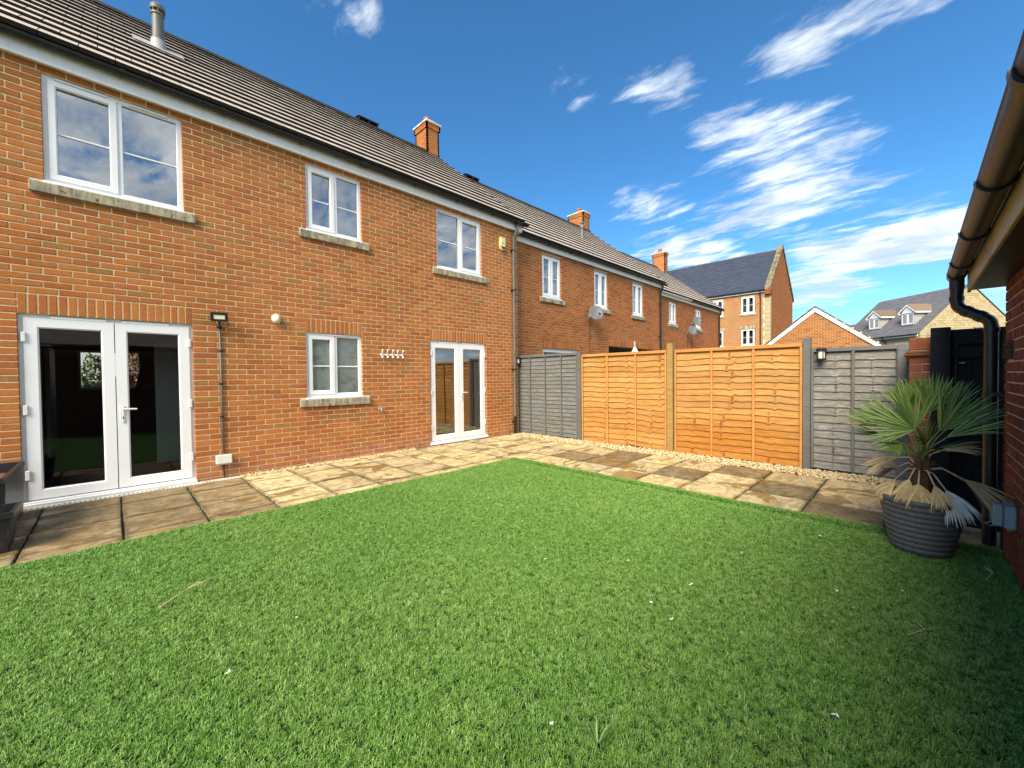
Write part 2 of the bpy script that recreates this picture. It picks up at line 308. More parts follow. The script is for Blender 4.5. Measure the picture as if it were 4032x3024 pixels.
# ------------------------------------------------------------------ mesh and object helpers
WM = {}
def setup(o, parent=None, mw=None):
    COL.objects.link(o); mw = mw or Matrix(); WM[o.name] = mw
    if parent is not None:
        o.parent = parent; o.matrix_parent_inverse = WM[parent.name].inverted()
    o.matrix_basis = mw
    return o
def thing(name, loc, label, cat, group=None):
    o = setup(bpy.data.objects.new(name, None), None, Matrix.Translation(Vector(loc)))
    o.empty_display_size = .1; return tag(o, label, cat, group)
def tag(o, label=None, cat=None, group=None, kind=None):
    if label: o['label'] = label
    if cat: o['category'] = cat
    if group: o['group'] = group
    if kind: o['kind'] = kind
    return o
class MB:
    def __init__(s): s.v = []; s.f = []; s.tn = []; s.kn = None; s.mi = []
    def add(s, vs, fs, tone=None, mi=0):
        b = len(s.v); s.v += [tuple(x) for x in vs]; s.f += [tuple(b+i for i in q) for q in fs]
        s.tn += [tone or 0.]*len(fs); s.mi += [mi]*len(fs); return s
    def box(s, a, b, tone=None, mi=0):
        x0, y0, z0 = a; x1, y1, z1 = b
        v = [(x0, y0, z0), (x1, y0, z0), (x1, y1, z0), (x0, y1, z0), (x0, y0, z1), (x1, y0, z1), (x1, y1, z1), (x0, y1, z1)]
        return s.add(v, [(0, 3, 2, 1), (4, 5, 6, 7), (0, 1, 5, 4), (1, 2, 6, 5), (2, 3, 7, 6), (3, 0, 4, 7)], tone, mi)
    def cbox(s, a, b, c=.004, tone=None):     # chamfered box
        x = (a[0], a[0]+c, b[0]-c, b[0]); y = (a[1], a[1]+c, b[1]-c, b[1]); z = (a[2], a[2]+c, b[2]-c, b[2])
        v = []; idx = {}
        for i in (0, 1):
            for j in (0, 1):
                for k in (0, 1):
                    for ax in range(3):
                        ii = (0 if i == 0 else 3) if ax == 0 else (1 if i == 0 else 2)
                        jj = (0 if j == 0 else 3) if ax == 1 else (1 if j == 0 else 2)
                        kk = (0 if k == 0 else 3) if ax == 2 else (1 if k == 0 else 2)
                        idx[i, j, k, ax] = len(v); v.append((x[ii], y[jj], z[kk]))
        f = []; I = idx
        for q in (0, 1):
            f += [(I[q, 0, 0, 0], I[q, 1, 0, 0], I[q, 1, 1, 0], I[q, 0, 1, 0]), (I[0, q, 0, 1], I[1, q, 0, 1], I[1, q, 1, 1], I[0, q, 1, 1]), (I[0, 0, q, 2], I[1, 0, q, 2], I[1, 1, q, 2], I[0, 1, q, 2])]
            for r in (0, 1):
                f += [(I[q, r, 0, 0], I[q, r, 1, 0], I[q, r, 1, 1], I[q, r, 0, 1]), (I[q, 0, r, 0], I[q, 1, r, 0], I[q, 1, r, 2], I[q, 0, r, 2]), (I[0, q, r, 1], I[1, q, r, 1], I[1, q, r, 2], I[0, q, r, 2])]
                for u in (0, 1): f.append((I[q, r, u, 0], I[q, r, u, 1], I[q, r, u, 2]))
        return s.add(v, f, tone)
    def quad(s, a, b, c, d, tone=None, mi=0): return s.add([a, b, c, d], [(0, 1, 2, 3)], tone, mi)
    def prism(s, poly, d, tone=None):         # polygon list of 3d pts extruded by vector d
        n = len(poly); d = Vector(d); v = [Vector(p) for p in poly]; v += [p+d for p in v]
        return s.add(v, [tuple(range(n))[::-1], tuple(range(n, 2*n))]+[(i, (i+1) % n, n+(i+1) % n, n+i) for i in range(n)], tone)
    def tube(s, path, r, n=10, cap=True, tone=None):
        path = [Vector(p) for p in path]; rs = r if isinstance(r, (list, tuple)) else [r]*len(path)
        vs = []; fs = []; ref = Vector((.3, .2, 1)).normalized(); prev = None
        for i, p in enumerate(path):
            tg = (path[min(i+1, len(path)-1)]-path[max(i-1, 0)]).normalized()
            u = (prev if prev is not None else (ref if abs(tg.dot(ref)) < .95 else Vector((1, 0, 0))))
            u = (u-tg*u.dot(tg)).normalized(); prev = u; w_ = tg.cross(u)
            vs += [p+(u*math.cos(a)+w_*math.sin(a))*rs[i] for a in [2*math.pi*k/n for k in range(n)]]
        for i in range(len(path)-1):
            fs += [(i*n+k, i*n+(k+1) % n, (i+1)*n+(k+1) % n, (i+1)*n+k) for k in range(n)]
        if cap: fs += [tuple(range(n))[::-1], tuple(range((len(path)-1)*n, len(path)*n))]
        return s.add(vs, fs, tone)
    def lathe(s, c, prof, n=32, tone=None):   # profile (r, z) about a vertical axis through c
        vs = []; fs = []
        for r, z in prof: vs += [(c[0]+r*math.cos(2*math.pi*k/n), c[1]+r*math.sin(2*math.pi*k/n), c[2]+z) for k in range(n)]
        for i in range(len(prof)-1): fs += [(i*n+k, i*n+(k+1) % n, (i+1)*n+(k+1) % n, (i+1)*n+k) for k in range(n)]
        return s.add(vs, fs, tone)
    def mesh(s, name, mats, smooth=False):
        me = bpy.data.meshes.new(name); me.from_pydata(s.v, [], s.f)
        for k in ([mats] if isinstance(mats, str) else mats): me.materials.append(MATS[k])
        if any(s.tn):
            a = me.attributes.new('tone', 'FLOAT', 'FACE'); a.data.foreach_set('value', s.tn)
        if s.kn:
            a = me.attributes.new('knot', 'FLOAT', 'POINT'); a.data.foreach_set('value', s.kn)
        if any(s.mi): me.polygons.foreach_set('material_index', s.mi)
        if smooth: me.polygons.foreach_set('use_smooth', [True]*len(me.polygons))
        me.update(); return me
    def build(s, name, mats, parent=None, smooth=False, **tags):
        return tag(setup(bpy.data.objects.new(name, s.mesh(name, mats, smooth)), parent), **tags)
def smooth_by_angle(o, ang=40):
    me = o.data; me.polygons.foreach_set('use_smooth', [True]*len(me.polygons))
    me.set_sharp_from_angle(angle=R(ang)); return o

# pieces: the (up to) 300 that show largest become objects of their own, the rest one joined part
def pieces(parent, name, plural, items, mats, M, limit=300, rng=None):
    """items: (u0,u1,v0,v1,kind) boxes in wall space; M maps (u,depth,v) to the world"""
    rng = rng or random.Random(1)
    def rank(it):
        a = px(M @ Vector((it[0], 0, it[2]))); b = px(M @ Vector((it[1], 0, it[3])))
        cx_, cy_ = (a[0]+b[0])/2, (a[1]+b[1])/2
        if not (-15 < cx_ < 1039 and -15 < cy_ < 783): return 0
        return abs(a[0]-b[0])*abs(a[1]-b[1])
    order = sorted(items, key=rank, reverse=True)
    singles = [i for i in order[:limit] if rank(i) > 0]; rest = order[len(singles):]
    cache = {}
    def geo(w_, h_, seed, dep=.09):
        r = random.Random(seed); j = lambda k=.0016: r.uniform(-k, k)
        c = .004; o = r.uniform(-.0012, .002)
        v = [(c+j(), o, c+j()), (w_-c+j(), o, c+j()), (w_-c+j(), o, h_-c+j()), (c+j(), o, h_-c+j()),
             (j(), .005, j()), (w_+j(), .005, j()), (w_+j(), .005, h_+j()), (j(), .005, h_+j()),
             (0, dep, 0), (w_, dep, 0), (w_, dep, h_), (0, dep, h_)]
        f = [(0, 1, 2, 3)]+[(4+i, 4+(i+1) % 4, (i+1) % 4, i) for i in range(4)]+[(8+i, 8+(i+1) % 4, 4+(i+1) % 4, 4+i) for i in range(4)]
        return v, f
    for it in singles:
        w_, h_ = round(it[1]-it[0], 3), round(it[3]-it[2], 3); key = (w_, h_, rng.randrange(5))
        if key not in cache:
            v, f = geo(w_, h_, hash(key) & 0xffff); cache[key] = MB().add(v, f).mesh(name, mats)
        setup(bpy.data.objects.new(name, cache[key]), parent, M @ Matrix.Translation((it[0], 0, it[2])))
    if rest:
        mb = MB()
        for it in rest:
            v, f = geo(it[1]-it[0], it[3]-it[2], rng.randrange(1 << 30))
            mb.add([M @ Vector((a+it[0], b, c+it[2])) for a, b, c in v], f, rng.uniform(.01, 1))
        mb.build(plural, mats, parent, kind='stuff')
def bond(u0, u1, v0, v1, holes, phase=0., L=.225, H=.075, J=.012):
    """stretcher bond between u0..u1, v0..v1 leaving out the holes (u0,u1,v0,v1)"""
    out = []; n = int(round((v1-v0)/H))
    for k in range(n):
        a = v0+k*H; b = a+H; cuts = [(u0, u1)]
        for h in holes:
            if h[2] < b-.02 and h[3] > a+.02:
                nc = []
                for c in cuts:
                    if h[1] <= c[0] or h[0] >= c[1]: nc.append(c); continue
                    if h[0]-c[0] > .02: nc.append((c[0], h[0]))
                    if c[1]-h[1] > .02: nc.append((h[1], c[1]))
                cuts = nc
        st = phase+(.5*L if k % 2 else 0)
        for c0, c1 in cuts:
            i = math.floor((c0-st)/L); xs = [c0]
            while st+(i+1)*L < c1:
                i += 1; x = st+i*L
                if x-xs[-1] > .05 and c1-x > .05: xs.append(x)
            xs.append(c1)
            for p, q in zip(xs, xs[1:]):
                e0 = J/2 if p > u0+1e-6 and p not in (c0,) else 0.
                e1 = J/2 if q not in (c1,) else 0.
                out.append((p+e0, q-e1, a+J/2, b-J/2))
    return out
def soldier(u0, u1, v0, h=.225, J=.013):
    n = max(1, int(round((u1-u0)/.075))); s_ = (u1-u0)/n
    return [(u0+i*s_+J/2, u0+(i+1)*s_-J/2, v0+J/2, v0+h-J/2) for i in range(n)]
def backing(mb, u0, u1, v0, v1, holes, d0, d1, M, g=.003):
    us = sorted({u0, u1, *[h[0]-g for h in holes], *[h[1]+g for h in holes]}); us = [u for u in us if u0 <= u <= u1]
    vs = sorted({v0, v1, *[h[2]-g for h in holes], *[h[3]+g for h in holes]}); vs = [v for v in vs if v0 <= v <= v1]
    def hole(u, v): return any(h[0]-g < u < h[1]+g and h[2]-g < v < h[3]+g for h in holes)
    def W(u, d_, v): return M @ Vector((u, d_, v))
    solid = {}
    for i in range(len(us)-1):
        for k in range(len(vs)-1): solid[i, k] = not hole((us[i]+us[i+1])/2, (vs[k]+vs[k+1])/2)
    for (i, k), s_ in solid.items():
        if not s_: continue
        a, b, c, e = us[i], us[i+1], vs[k], vs[k+1]
        mb.quad(W(a, d0, c), W(b, d0, c), W(b, d0, e), W(a, d0, e)); mb.quad(W(a, d1, c), W(b, d1, c), W(b, d1, e), W(a, d1, e))
        for di, dk, p, q in ((-1, 0, (a, c), (a, e)), (1, 0, (b, c), (b, e)), (0, -1, (a, c), (b, c)), (0, 1, (a, e), (b, e))):
            if not solid.get((i+di, k+dk), False):
                mb.quad(W(p[0], d0, p[1]), W(q[0], d0, q[1]), W(q[0], d1, q[1]), W(p[0], d1, p[1]))
def wallM(y, s=1):      # wall facing -Y at plane y (u = X); s=-1 faces +Y
    return Matrix(((1, 0, 0, 0), (0, s, 0, y), (0, 0, 1, 0), (0, 0, 0, 1)))
def wallX(x, s=1):      # wall facing -X at plane x (u = -Y)
    return Matrix(((0, s, 0, x), (-1, 0, 0, 0), (0, 0, 1, 0), (0, 0, 0, 1)))

# windows and doors, in wall space (u, depth, v)
def wbox(mb, M, u0, u1, d0, d1, v0, v1, c=.004):
    t_ = MB(); t_.cbox((u0, d0, v0), (u1, d1, v1), c); mb.add([M @ Vector(p) for p in t_.v], t_.f)
def ring(mb, M, u0, u1, v0, v1, w_, d0, d1, bev=.012):
    """mitred frame: four bars with bevelled inner edge"""
    o = [(u0, v0), (u1, v0), (u1, v1), (u0, v1)]; i1 = [(u0+w_-bev, v0+w_-bev), (u1-w_+bev, v0+w_-bev), (u1-w_+bev, v1-w_+bev), (u0+w_-bev, v1-w_+bev)]
    i2 = [(u0+w_, v0+w_), (u1-w_, v0+w_), (u1-w_, v1-w_), (u0+w_, v1-w_)]
    V = [M @ Vector((u, d0, v)) for u, v in o]+[M @ Vector((u, d0, v)) for u, v in i1]+[M @ Vector((u, d0+bev, v)) for u, v in i2]+[M @ Vector((u, d1, v)) for u, v in i2]+[M @ Vector((u, d1, v)) for u, v in o]
    F = []
    for k in range(4):
        n = (k+1) % 4
        for a in range(0, 16, 4): F.append((a+k, a+n, a+4+n, a+4+k))
        F.append((16+k, 16+n, n, k))
    mb.add(V, F)
def pane(par, M, u0, u1, v0, v1, d, gm='glass'):
    mb = MB(); q = lambda dd, mi: mb.add([M @ Vector((u, dd, v)) for u, v in ((u0, v0), (u1, v0), (u1, v1), (u0, v1))], [(0, 1, 2, 3)], None, mi)
    q(d, 0); q(d+.006, 1)
    o = mb.build('pane', [gm, 'clear'], par)
    return o
def window(house, M, u0, u1, v0, v1, sashes, gm='glass_upper', vents=(), split=.5, bar=.52, sillh=.15, curtain=False, drop=0):
    d = .045
    f = MB(); ring(f, M, u0, u1, v0, v1, .058, d, d+.07)
    um = u0+(u1-u0)*split; wbox(f, M, um-.032, um+.032, d-.001, d+.069, v0+.05, v1-.05)
    wn = f.build('window', 'upvc', house)
    c = MB(); wbox(c, M, u0-.004, u1+.004, d-.065, d+.03, v0-.032, v0-.002); c.build('cill', 'upvc', wn)
    for s_, (a, b) in enumerate(((u0+.05, um-.024), (um+.024, u1-.05))):
        if sashes[s_]:
            r_ = MB(); ring(r_, M, a-.006, b+.006, v0+.044, v1-.044, .066, d-.016, d+.05); r_.build('sash', 'upvc', wn)
            e = .058
        else: e = .006
        pa, pb, pc, pd_ = a+e-.004, b-e+.004, v0+.05+e-.004, v1-.05-e+.004
        gk = MB(); ring(gk, M, pa-.003, pb+.003, pc-.003, pd_+.003, .010, d+.020, d+.040, .003); gk.build('gasket', 'gasket', wn)
        pane(wn, M, pa, pb, pc, pd_, d+.030, gm)
        zb = pc+(pd_-pc)*(1-bar) if bar else 0
        if bar:
            g = MB(); wbox(g, M, pa, pb, d+.016, d+.029, zb-.011, zb+.011, .004); g.build('glazing_bar', 'upvc', wn)
        if curtain:
            mb = MB(); n = 16
            for i in range(n):
                x = lambda k: pa+(pb-pa)*k/n
                y = lambda k: d+.14+.012*math.sin(k*1.7+u0*5)
                mb.quad(M @ Vector((x(i), y(i), pc-.05)), M @ Vector((x(i+1), y(i+1), pc-.05)), M @ Vector((x(i+1), y(i+1), pd_+.05)), M @ Vector((x(i), y(i), pd_+.05)))
            mb.build('curtain', 'curtain', wn)
    for a, b in vents:
        tv = MB(); wbox(tv, M, u0+a, u0+b, d-.022, d-.001, v1-.036, v1-.012, .003); tv.build('trickle_vent', 'upvc', wn)
    if sillh:
        s_ = MB(); wbox(s_, M, u0-.11, u1+.12, -.045, d+.05, v0-.034-sillh+.034, v0-.033, .006); s_.build('stone_sill', 'sill_stone', wn)
    return wn
def french_door(house, M, u0, u1, v0, v1, gm='glass'):
    d = .05; w_ = .05
    f = MB(); ring(f, M, u0, u1, v0, v1, w_, d, d+.07)
    dr = f.build('french_door', 'upvc', house)
    th = MB(); wbox(th, M, u0-.012, u1+.012, d-.09, d+.02, v0-.012, v0+.028, .006); wbox(th, M, u0-.004, u1+.004, d-.06, d+.02, v0+.0285, v0+.048, .005); th.build('threshold', 'upvc', dr)
    um = (u0+u1)/2
    for i, (a, b) in enumerate(((u0+w_-.012, um-.004), (um+.004, u1-w_+.012))):
        lf = MB(); s0 = .112
        ring(lf, M, a, b, v0+.06, v1-w_+.010, s0, d-.022, d+.045, .014); leaf_ = lf.build('door_leaf', 'upvc', dr)
        pa, pb, pc, pd_ = a+s0, b-s0, v0+.06+s0, v1-w_+.01-s0
        gk = MB(); ring(gk, M, pa-.004, pb+.004, pc-.004, pd_+.004, .010, d+.004, d+.024, .003); gk.build('gasket', 'gasket', leaf_)
        pane(leaf_, M, pa, pb, pc, pd_, d+.014, gm)
        for hz in (.16, .5, .88):
            hu = u0+w_-.012 if i == 0 else u1-w_+.012; z = v0+(v1-v0)*hz
            h = MB(); wbox(h, M, hu-.018, hu+.018, d-.042, d-.0215, z-.055, z+.055, .006); h.build('hinge', 'white_plastic', leaf_)
        tv = MB(); wbox(tv, M, a+.2 if i == 0 else a+.06, b-.06 if i == 0 else b-.2, d-.026, d-.001, v1-.040, v1-.014, .003); tv.build('trickle_vent', 'upvc', dr)
        if i == 1:
            hu = a+.052; z = v0+1.02
            p = MB(); wbox(p, M, hu-.017, hu+.017, d-.034, d-.0215, z-.16, z+.05, .010); pl = p.build('handle_plate', 'white_plastic', leaf_)
            l = MB(); l.tube([M @ Vector(q) for q in ((hu, d-.03, z+.01), (hu, d-.07, z+.01), (hu+.03, d-.078, z+.008), (hu+.125, d-.074, z+.004))], .0105, 8)
            l.build('door_handle', 'white_plastic', leaf_)
            kk = MB(); wbox(kk, M, hu-.006, hu+.006, d-.036, d-.0335, z-.115, z-.085, .001); kk.build('keyhole', 'gasket', leaf_)
    return dr

# roofs: laid tile by tile; plane from the eave (y,z) up to the ridge
def tile_geo(w_, e, th, jit, rng, thin=.049):
    """one interlocking tile: u 0..w, s (up the slope) 0..e*1.18, raised nose, solid front coloured dark for the shadow gap"""
    j = lambda k: rng.uniform(-k, k)
    hn = th+j(jit); L = e*1.14; g = .004
    v = [(g, 0, hn), (w_-g, 0, hn+j(jit*.5)), (w_-g, L, .012), (g, L, .012), (g, 0, hn-thin), (w_-g, 0, hn-thin), (w_-g, L, -.002), (g, L, -.002)]
    return v, [(0, 1, 2, 3), (4, 7, 6, 5), (0, 4, 5, 1), (1, 5, 6, 2), (3, 2, 6, 7), (0, 3, 7, 4)]
def tiled_roof(house, x0, x1, ye, ze, yr, zr, w_=.30, e=.335, mats=('roof_tile', 'tile_edge'), limit=300, seed=3, name='roof'):
    """slope rising towards +Y, facing -Y"""
    rng = random.Random(seed); sl = Vector((0, yr-ye, zr-ze)); L = sl.length; sd_ = sl.normalized(); nn = Vector((0, -sd_.z, sd_.y))
    B = Matrix(((1, 0, 0, 0), (0, sd_.y, nn.y, ye), (0, sd_.z, nn.z, ze), (0, 0, 0, 1)))
    deck = MB(); A = lambda u, s_, h: B @ Vector((u, s_, h))
    deck.prism([A(x0, 0.03, -.055), A(x1, .03, -.055), A(x1, L, -.055), A(x0, L, -.055)], nn*.04)
    yb = 2*yr-ye
    deck.prism([(x0, yr, zr-.03), (x1, yr, zr-.03), (x1, yb, ze), (x0, yb, ze)], (0, 0, .03))
    rf = deck.build(name, mats[1], house)
    rows = int(L/e); e = L/rows; tiles = []
    for r_ in range(rows):
        u = x0-(w_/2 if r_ % 2 else 0)
        while u < x1-.02:
            a, b = max(u, x0), min(u+w_, x1)
            if b-a > .03: tiles.append((a, b, r_*e))
            u += w_
    def rank(t_):
        p, q = px(A(t_[0], t_[2], 0)), px(A(t_[1], t_[2]+e, 0)); cx_ = (p[0]+q[0])/2; cy_ = (p[1]+q[1])/2
        return 0 if not (-20 < cx_ < 1044 and -20 < cy_ < 780) else abs(p[0]-q[0])+abs(p[1]-q[1])
    tiles.sort(key=rank, reverse=True); cache = {}; rest = MB()
    for i, (a, b, s0) in enumerate(tiles):
        if i < limit and rank((a, b, s0)) > 0:
            key = (round(b-a, 3), rng.randrange(8))
            if key not in cache:
                v, f = tile_geo(b-a, e, .051, .002, rng); mb = MB()
                for fi, q in enumerate(f): mb.add([v[k] for k in q], [(0, 1, 2, 3)], None, 0 if fi == 0 else 1)
                cache[key] = mb.mesh('roof_tile', mats)
            setup(bpy.data.objects.new('roof_tile', cache[key]), rf, B @ Matrix.Translation((a, s0, 0)))
        else:
            v, f = tile_geo(b-a, e, .051, .002, rng); tn = rng.uniform(.01, 1)
            for fi, q in enumerate(f): rest.add([B @ Vector((v[k][0]+a, v[k][1]+s0, v[k][2])) for k in q], [(0, 1, 2, 3)], tn, 0 if fi == 0 else 1)
    if rest.v: rest.build('roof_tiles', mats, rf, kind='stuff')
    u = x0
    while u < x1-.05:                                       # ridge tiles
        b = min(u+.44, x1); mb = MB(); k = rng.uniform(-.004, .004)
        prof = [(-.14, -.075), (-.10, -.005), (-.05, .035), (0, .05), (.05, .035), (.10, -.005), (.14, -.075)]
        vs = [(x_, yr+p, zr+q+.03+k) for x_ in (u+.003, b-.003) for p, q in prof]; n = len(prof)
        mb.add(vs, [(i, i+1, n+i+1, n+i) for i in range(n-1)]+[tuple(range(n)), tuple(range(n, 2*n))]); mb.build('ridge_tile', mats[1], rf); u = b
    return rf, A, L
def gutter(house, x0, x1, y, z, r=.056, m_='black_plastic', brackets=1.0, s=-1):
    """half round gutter along X, its back at plane y"""
    mb = MB(); n = 12; c = (y+s*(r+.012), z)
    def arc(rr): return [(c[0]+rr*math.cos(math.pi+math.pi*k/n), c[1]+rr*math.sin(math.pi+math.pi*k/n)) for k in range(n+1)]
    pr = arc(r)+[(c[0]+r+.004, c[1]+.004)]+arc(r-.006)[::-1]+[(c[0]-r-.004, c[1]+.004)]
    N = len(pr); vs = [(x_, a, b) for x_ in (x0, x1) for a, b in pr]
    mb.add(vs, [(i, (i+1) % N, N+(i+1) % N, N+i) for i in range(N)])
    for x_, k in ((x0, 1), (x1, -1)):                      # stop ends
        a = arc(r+.001); mb.add([(x_, p, q) for p, q in a]+[(x_+k*.006, p, q) for p, q in a], [tuple(range(n+1)), tuple(range(n+1, 2*n+2))]+[(i, i+1, n+2+i, n+1+i) for i in range(n)])
    g = mb.build('gutter', m_, house); smooth_by_angle(g, 50)
    x_ = x0+.35
    while brackets and x_ < x1-.1:
        b = MB(); o = arc(r+.011); i_ = arc(r+.001)
        vs = [(xx, p, q) for xx in (x_-.02, x_+.02) for p, q in o+i_[::-1]]; N = len(o)*2
        b.add(vs, [(i, (i+1) % N, N+(i+1) % N, N+i) for i in range(N)]+[tuple(range(N)), tuple(range(N, 2*N))]); b.build('gutter_bracket', m_, g); x_ += brackets
    return g, c
def downpipe(house, path, r, m_, clips=(), yw=None):
    mb = MB()
    P_ = [Vector(p) for p in path]; sm = [P_[0]]
    for i in range(1, len(P_)-1):                          # round the bends
        a, b, c = P_[i-1], P_[i], P_[i+1]; k = .05
        p, q = b+(a-b).normalized()*k, b+(c-b).normalized()*k
        sm += [p, p*.36+b*.48+q*.16, p*.16+b*.48+q*.36, q]
    sm.append(P_[-1]); mb.tube(sm, r, 14)
    for i in range(1, len(P_)-1):
        b = P_[i]
        for o_ in (P_[i-1], P_[i+1]):
            dd = (o_-b).normalized(); mb.tube([b+dd*.055, b+dd*.09], r+.005, 14)
    o = smooth_by_angle(mb.build('downpipe', m_, house), 50)
    for z in clips:
        c = MB(); xb, yb = path[-1][0], path[-1][1]
        c.tube([(xb, yb, z-.018), (xb, yb, z+.018)], r+.006, 14); c.box((xb-.07, yb+.0, z-.014), (xb+.07, yw, z+.014)); c.build('pipe_clip', 'black_plastic', o)
    return o
def chimney(roof, x0, x1, y0, y1, zb, zt, capm='cap_stone', pot=True, bm='brick'):
    core = MB().box((x0+.006, y0+.006, zb), (x1-.006, y1-.006, zt-.1)); ch = core.build('chimney', 'mortar_far', roof)
    def four(a0, a1, b0, b1, va, vb, ph):
        it = MB(); rg = random.Random(int(zt*100))
        for M_, u0, u1 in ((wallM(b0), a0, a1), (wallX(a0), -b1, -b0), (wallM(b1, -1), a0, a1), (wallX(a1, -1), -b1, -b0)):
            for q in bond(u0, u1, va, vb, [], ph):
                t_ = MB().box((q[0], 0, q[2]), (q[1], .05, q[3])); it.add([M_ @ Vector(p) for p in t_.v], t_.f, rg.uniform(.01, 1))
        return it
    four(x0, x1, y0, y1, zb, zt-.225, .05).build('chimney_bricks', bm, ch, kind='stuff')
    four(x0-.03, x1+.03, y0-.03, y1+.03, zt-.225, zt-.075, .1).build('corbel_bricks', bm, ch, kind='stuff')
    MB().cbox((x0-.06, y0-.06, zt-.073), (x1+.06, y1+.06, zt-.01), .01).build('chimney_cap', capm, ch)
    if pot:
        cx_, cy_ = (x0+x1)/2, (y0+y1)/2
        smooth_by_angle(MB().lathe((cx_, cy_, zt-.02), [(.11, 0), (.10, .05), (.095, .2), (.115, .215), (.115, .25), (.085, .25), (.08, .1)], 20).build('chimney_pot', 'terracotta', ch))
    return ch

# ================================================================== GROUND
rng = random.Random(7)
g = MB(); g.quad((-400, -400, -.075), (500, -400, -.075), (500, 500, -.075), (-400, 500, -.075))
g.build('ground', 'ground', kind='structure')
LX, LY = 4.78, 4.76          # lawn edges
pv = MB(); pv.box((-4.5, LY-.25, -.07), (6.98, 6.86, -.022)); pv.box((LX-.2, -.44, -.069), (6.98, LY-.25, -.0221))
pave = pv.build('paving', 'joint', kind='structure')
XS = [-4.195, -3.59, -2.985, -2.38, -1.775, -1.17, -.565, .04, .648, 1.255, 1.862, 2.447, 3.05, 3.672, 4.10, 4.71, 5.34, 5.985, 6.62]
YW = [4.5, 4.985, 5.62, 6.27, 6.84]
YF = [-.43, .185, .805, 1.41, 2.03, 2.615, 3.207, 3.815, 4.465, 5.06, 5.72, 6.275, 6.84]
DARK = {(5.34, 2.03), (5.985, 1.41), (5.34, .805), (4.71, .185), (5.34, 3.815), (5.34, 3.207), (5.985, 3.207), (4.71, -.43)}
def put_slab(a, b, c, e, dark):
    j = .008; q = lambda k=.004: rng.uniform(-k, k)
    mb = MB(); n = 4; z = rng.uniform(-.003, .003); tx, ty = q(.004), q(.004)
    x0, x1, y0, y1 = a+j+q(.003), b-j+q(.003), c+j+q(.003), e-j+q(.003); ch = .007
    ring_ = []
    for k in range(n): ring_.append((x0+(x1-x0)*k/n+q(.002), y0+q(.003)))
    for k in range(n): ring_.append((x1+q(.003), y0+(y1-y0)*k/n+q(.002)))
    for k in range(n): ring_.append((x1-(x1-x0)*k/n+q(.002), y1+q(.003)))
    for k in range(n): ring_.append((x0+q(.003), y1-(y1-y0)*k/n+q(.002)))
    cx_, cy_ = (x0+x1)/2, (y0+y1)/2; N = len(ring_)
    pl_ = lambda x, y: z+tx*(x-cx_)+ty*(y-cy_)
    ins = lambda k: [(cx_+(x-cx_)*(1-k/max(.1, (x1-x0)/2)), cy_+(y-cy_)*(1-k/max(.1, (y1-y0)/2)), pl_(x, y)) for x, y in ring_]
    inn = ins(.050+.012*rng.random()); top = ins(ch)
    mid = [(x, y, z-.006+tx*(x-cx_)+ty*(y-cy_)) for x, y in ring_]; bot = [(x, y, -.03) for x, y in ring_]
    mb.add(inn+top+mid+bot, [tuple(range(N))]+[(k*N+N+i, k*N+N+(i+1) % N, k*N+(i+1) % N, k*N+i) for k in range(3) for i in range(N)])
    mb.kn = [0.]*N+[rng.uniform(.6, 1) for _ in range(N)]+[1.]*(2*N)
    o = mb.build('slab', 'slab', pave)
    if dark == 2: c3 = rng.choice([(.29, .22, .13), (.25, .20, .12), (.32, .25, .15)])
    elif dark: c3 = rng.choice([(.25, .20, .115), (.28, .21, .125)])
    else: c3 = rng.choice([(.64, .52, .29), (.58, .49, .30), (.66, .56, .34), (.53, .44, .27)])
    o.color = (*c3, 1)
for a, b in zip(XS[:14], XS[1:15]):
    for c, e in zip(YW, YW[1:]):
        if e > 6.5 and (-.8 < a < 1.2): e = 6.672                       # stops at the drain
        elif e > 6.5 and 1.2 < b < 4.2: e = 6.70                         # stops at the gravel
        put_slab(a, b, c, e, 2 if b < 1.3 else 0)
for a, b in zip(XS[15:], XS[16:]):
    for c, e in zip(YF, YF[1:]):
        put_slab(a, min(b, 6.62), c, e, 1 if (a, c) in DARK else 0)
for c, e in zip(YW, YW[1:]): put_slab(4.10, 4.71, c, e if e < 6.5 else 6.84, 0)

# gravel strips
def pebbles(name, x0, x1, y0, y1, n, label, s0=.010, s1=.019, hole=None):
    mb = MB(); r_ = random.Random(len(name)+n)
    ico = [(0, 0, 1), (.89, 0, .45), (.28, .85, .45), (-.72, .53, .45), (-.72, -.53, .45), (.28, -.85, .45), (.72, .53, -.45), (-.28, .85, -.45), (-.89, 0, -.45), (-.28, -.85, -.45), (.72, -.53, -.45), (0, 0, -1)]
    fc = [(0, 1, 2), (0, 2, 3), (0, 3, 4), (0, 4, 5), (0, 5, 1), (1, 6, 2), (2, 7, 3), (3, 8, 4), (4, 9, 5), (5, 10, 1), (2, 6, 7), (3, 7, 8), (4, 8, 9), (5, 9, 10), (1, 10, 6), (6, 11, 7), (7, 11, 8), (8, 11, 9), (9, 11, 10), (10, 11, 6)]
    for i in range(n):
        x, y = r_.uniform(x0, x1), r_.uniform(y0, y1); s_ = r_.uniform(s0, s1)
        rot = Matrix.Rotation(r_.uniform(0, 6.3), 3, 'Z') @ Matrix.Rotation(r_.uniform(-.5, .5), 3, 'X'); S = Vector((s_*r_.uniform(.8, 1.5), s_*r_.uniform(.7, 1.1), s_*r_.uniform(.45, .8)))
        z = -.010+r_.uniform(-.008, .014)
        mb.add([Vector((x, y, z))+rot @ Vector((p[0]*S.x*r_.uniform(.85, 1.15), p[1]*S.y, p[2]*S.z)) for p in ico], fc, r_.uniform(.01, 1))
    o = mb.build(name, 'pebble', smooth=True); return tag(o, label, 'gravel', None, 'stuff')
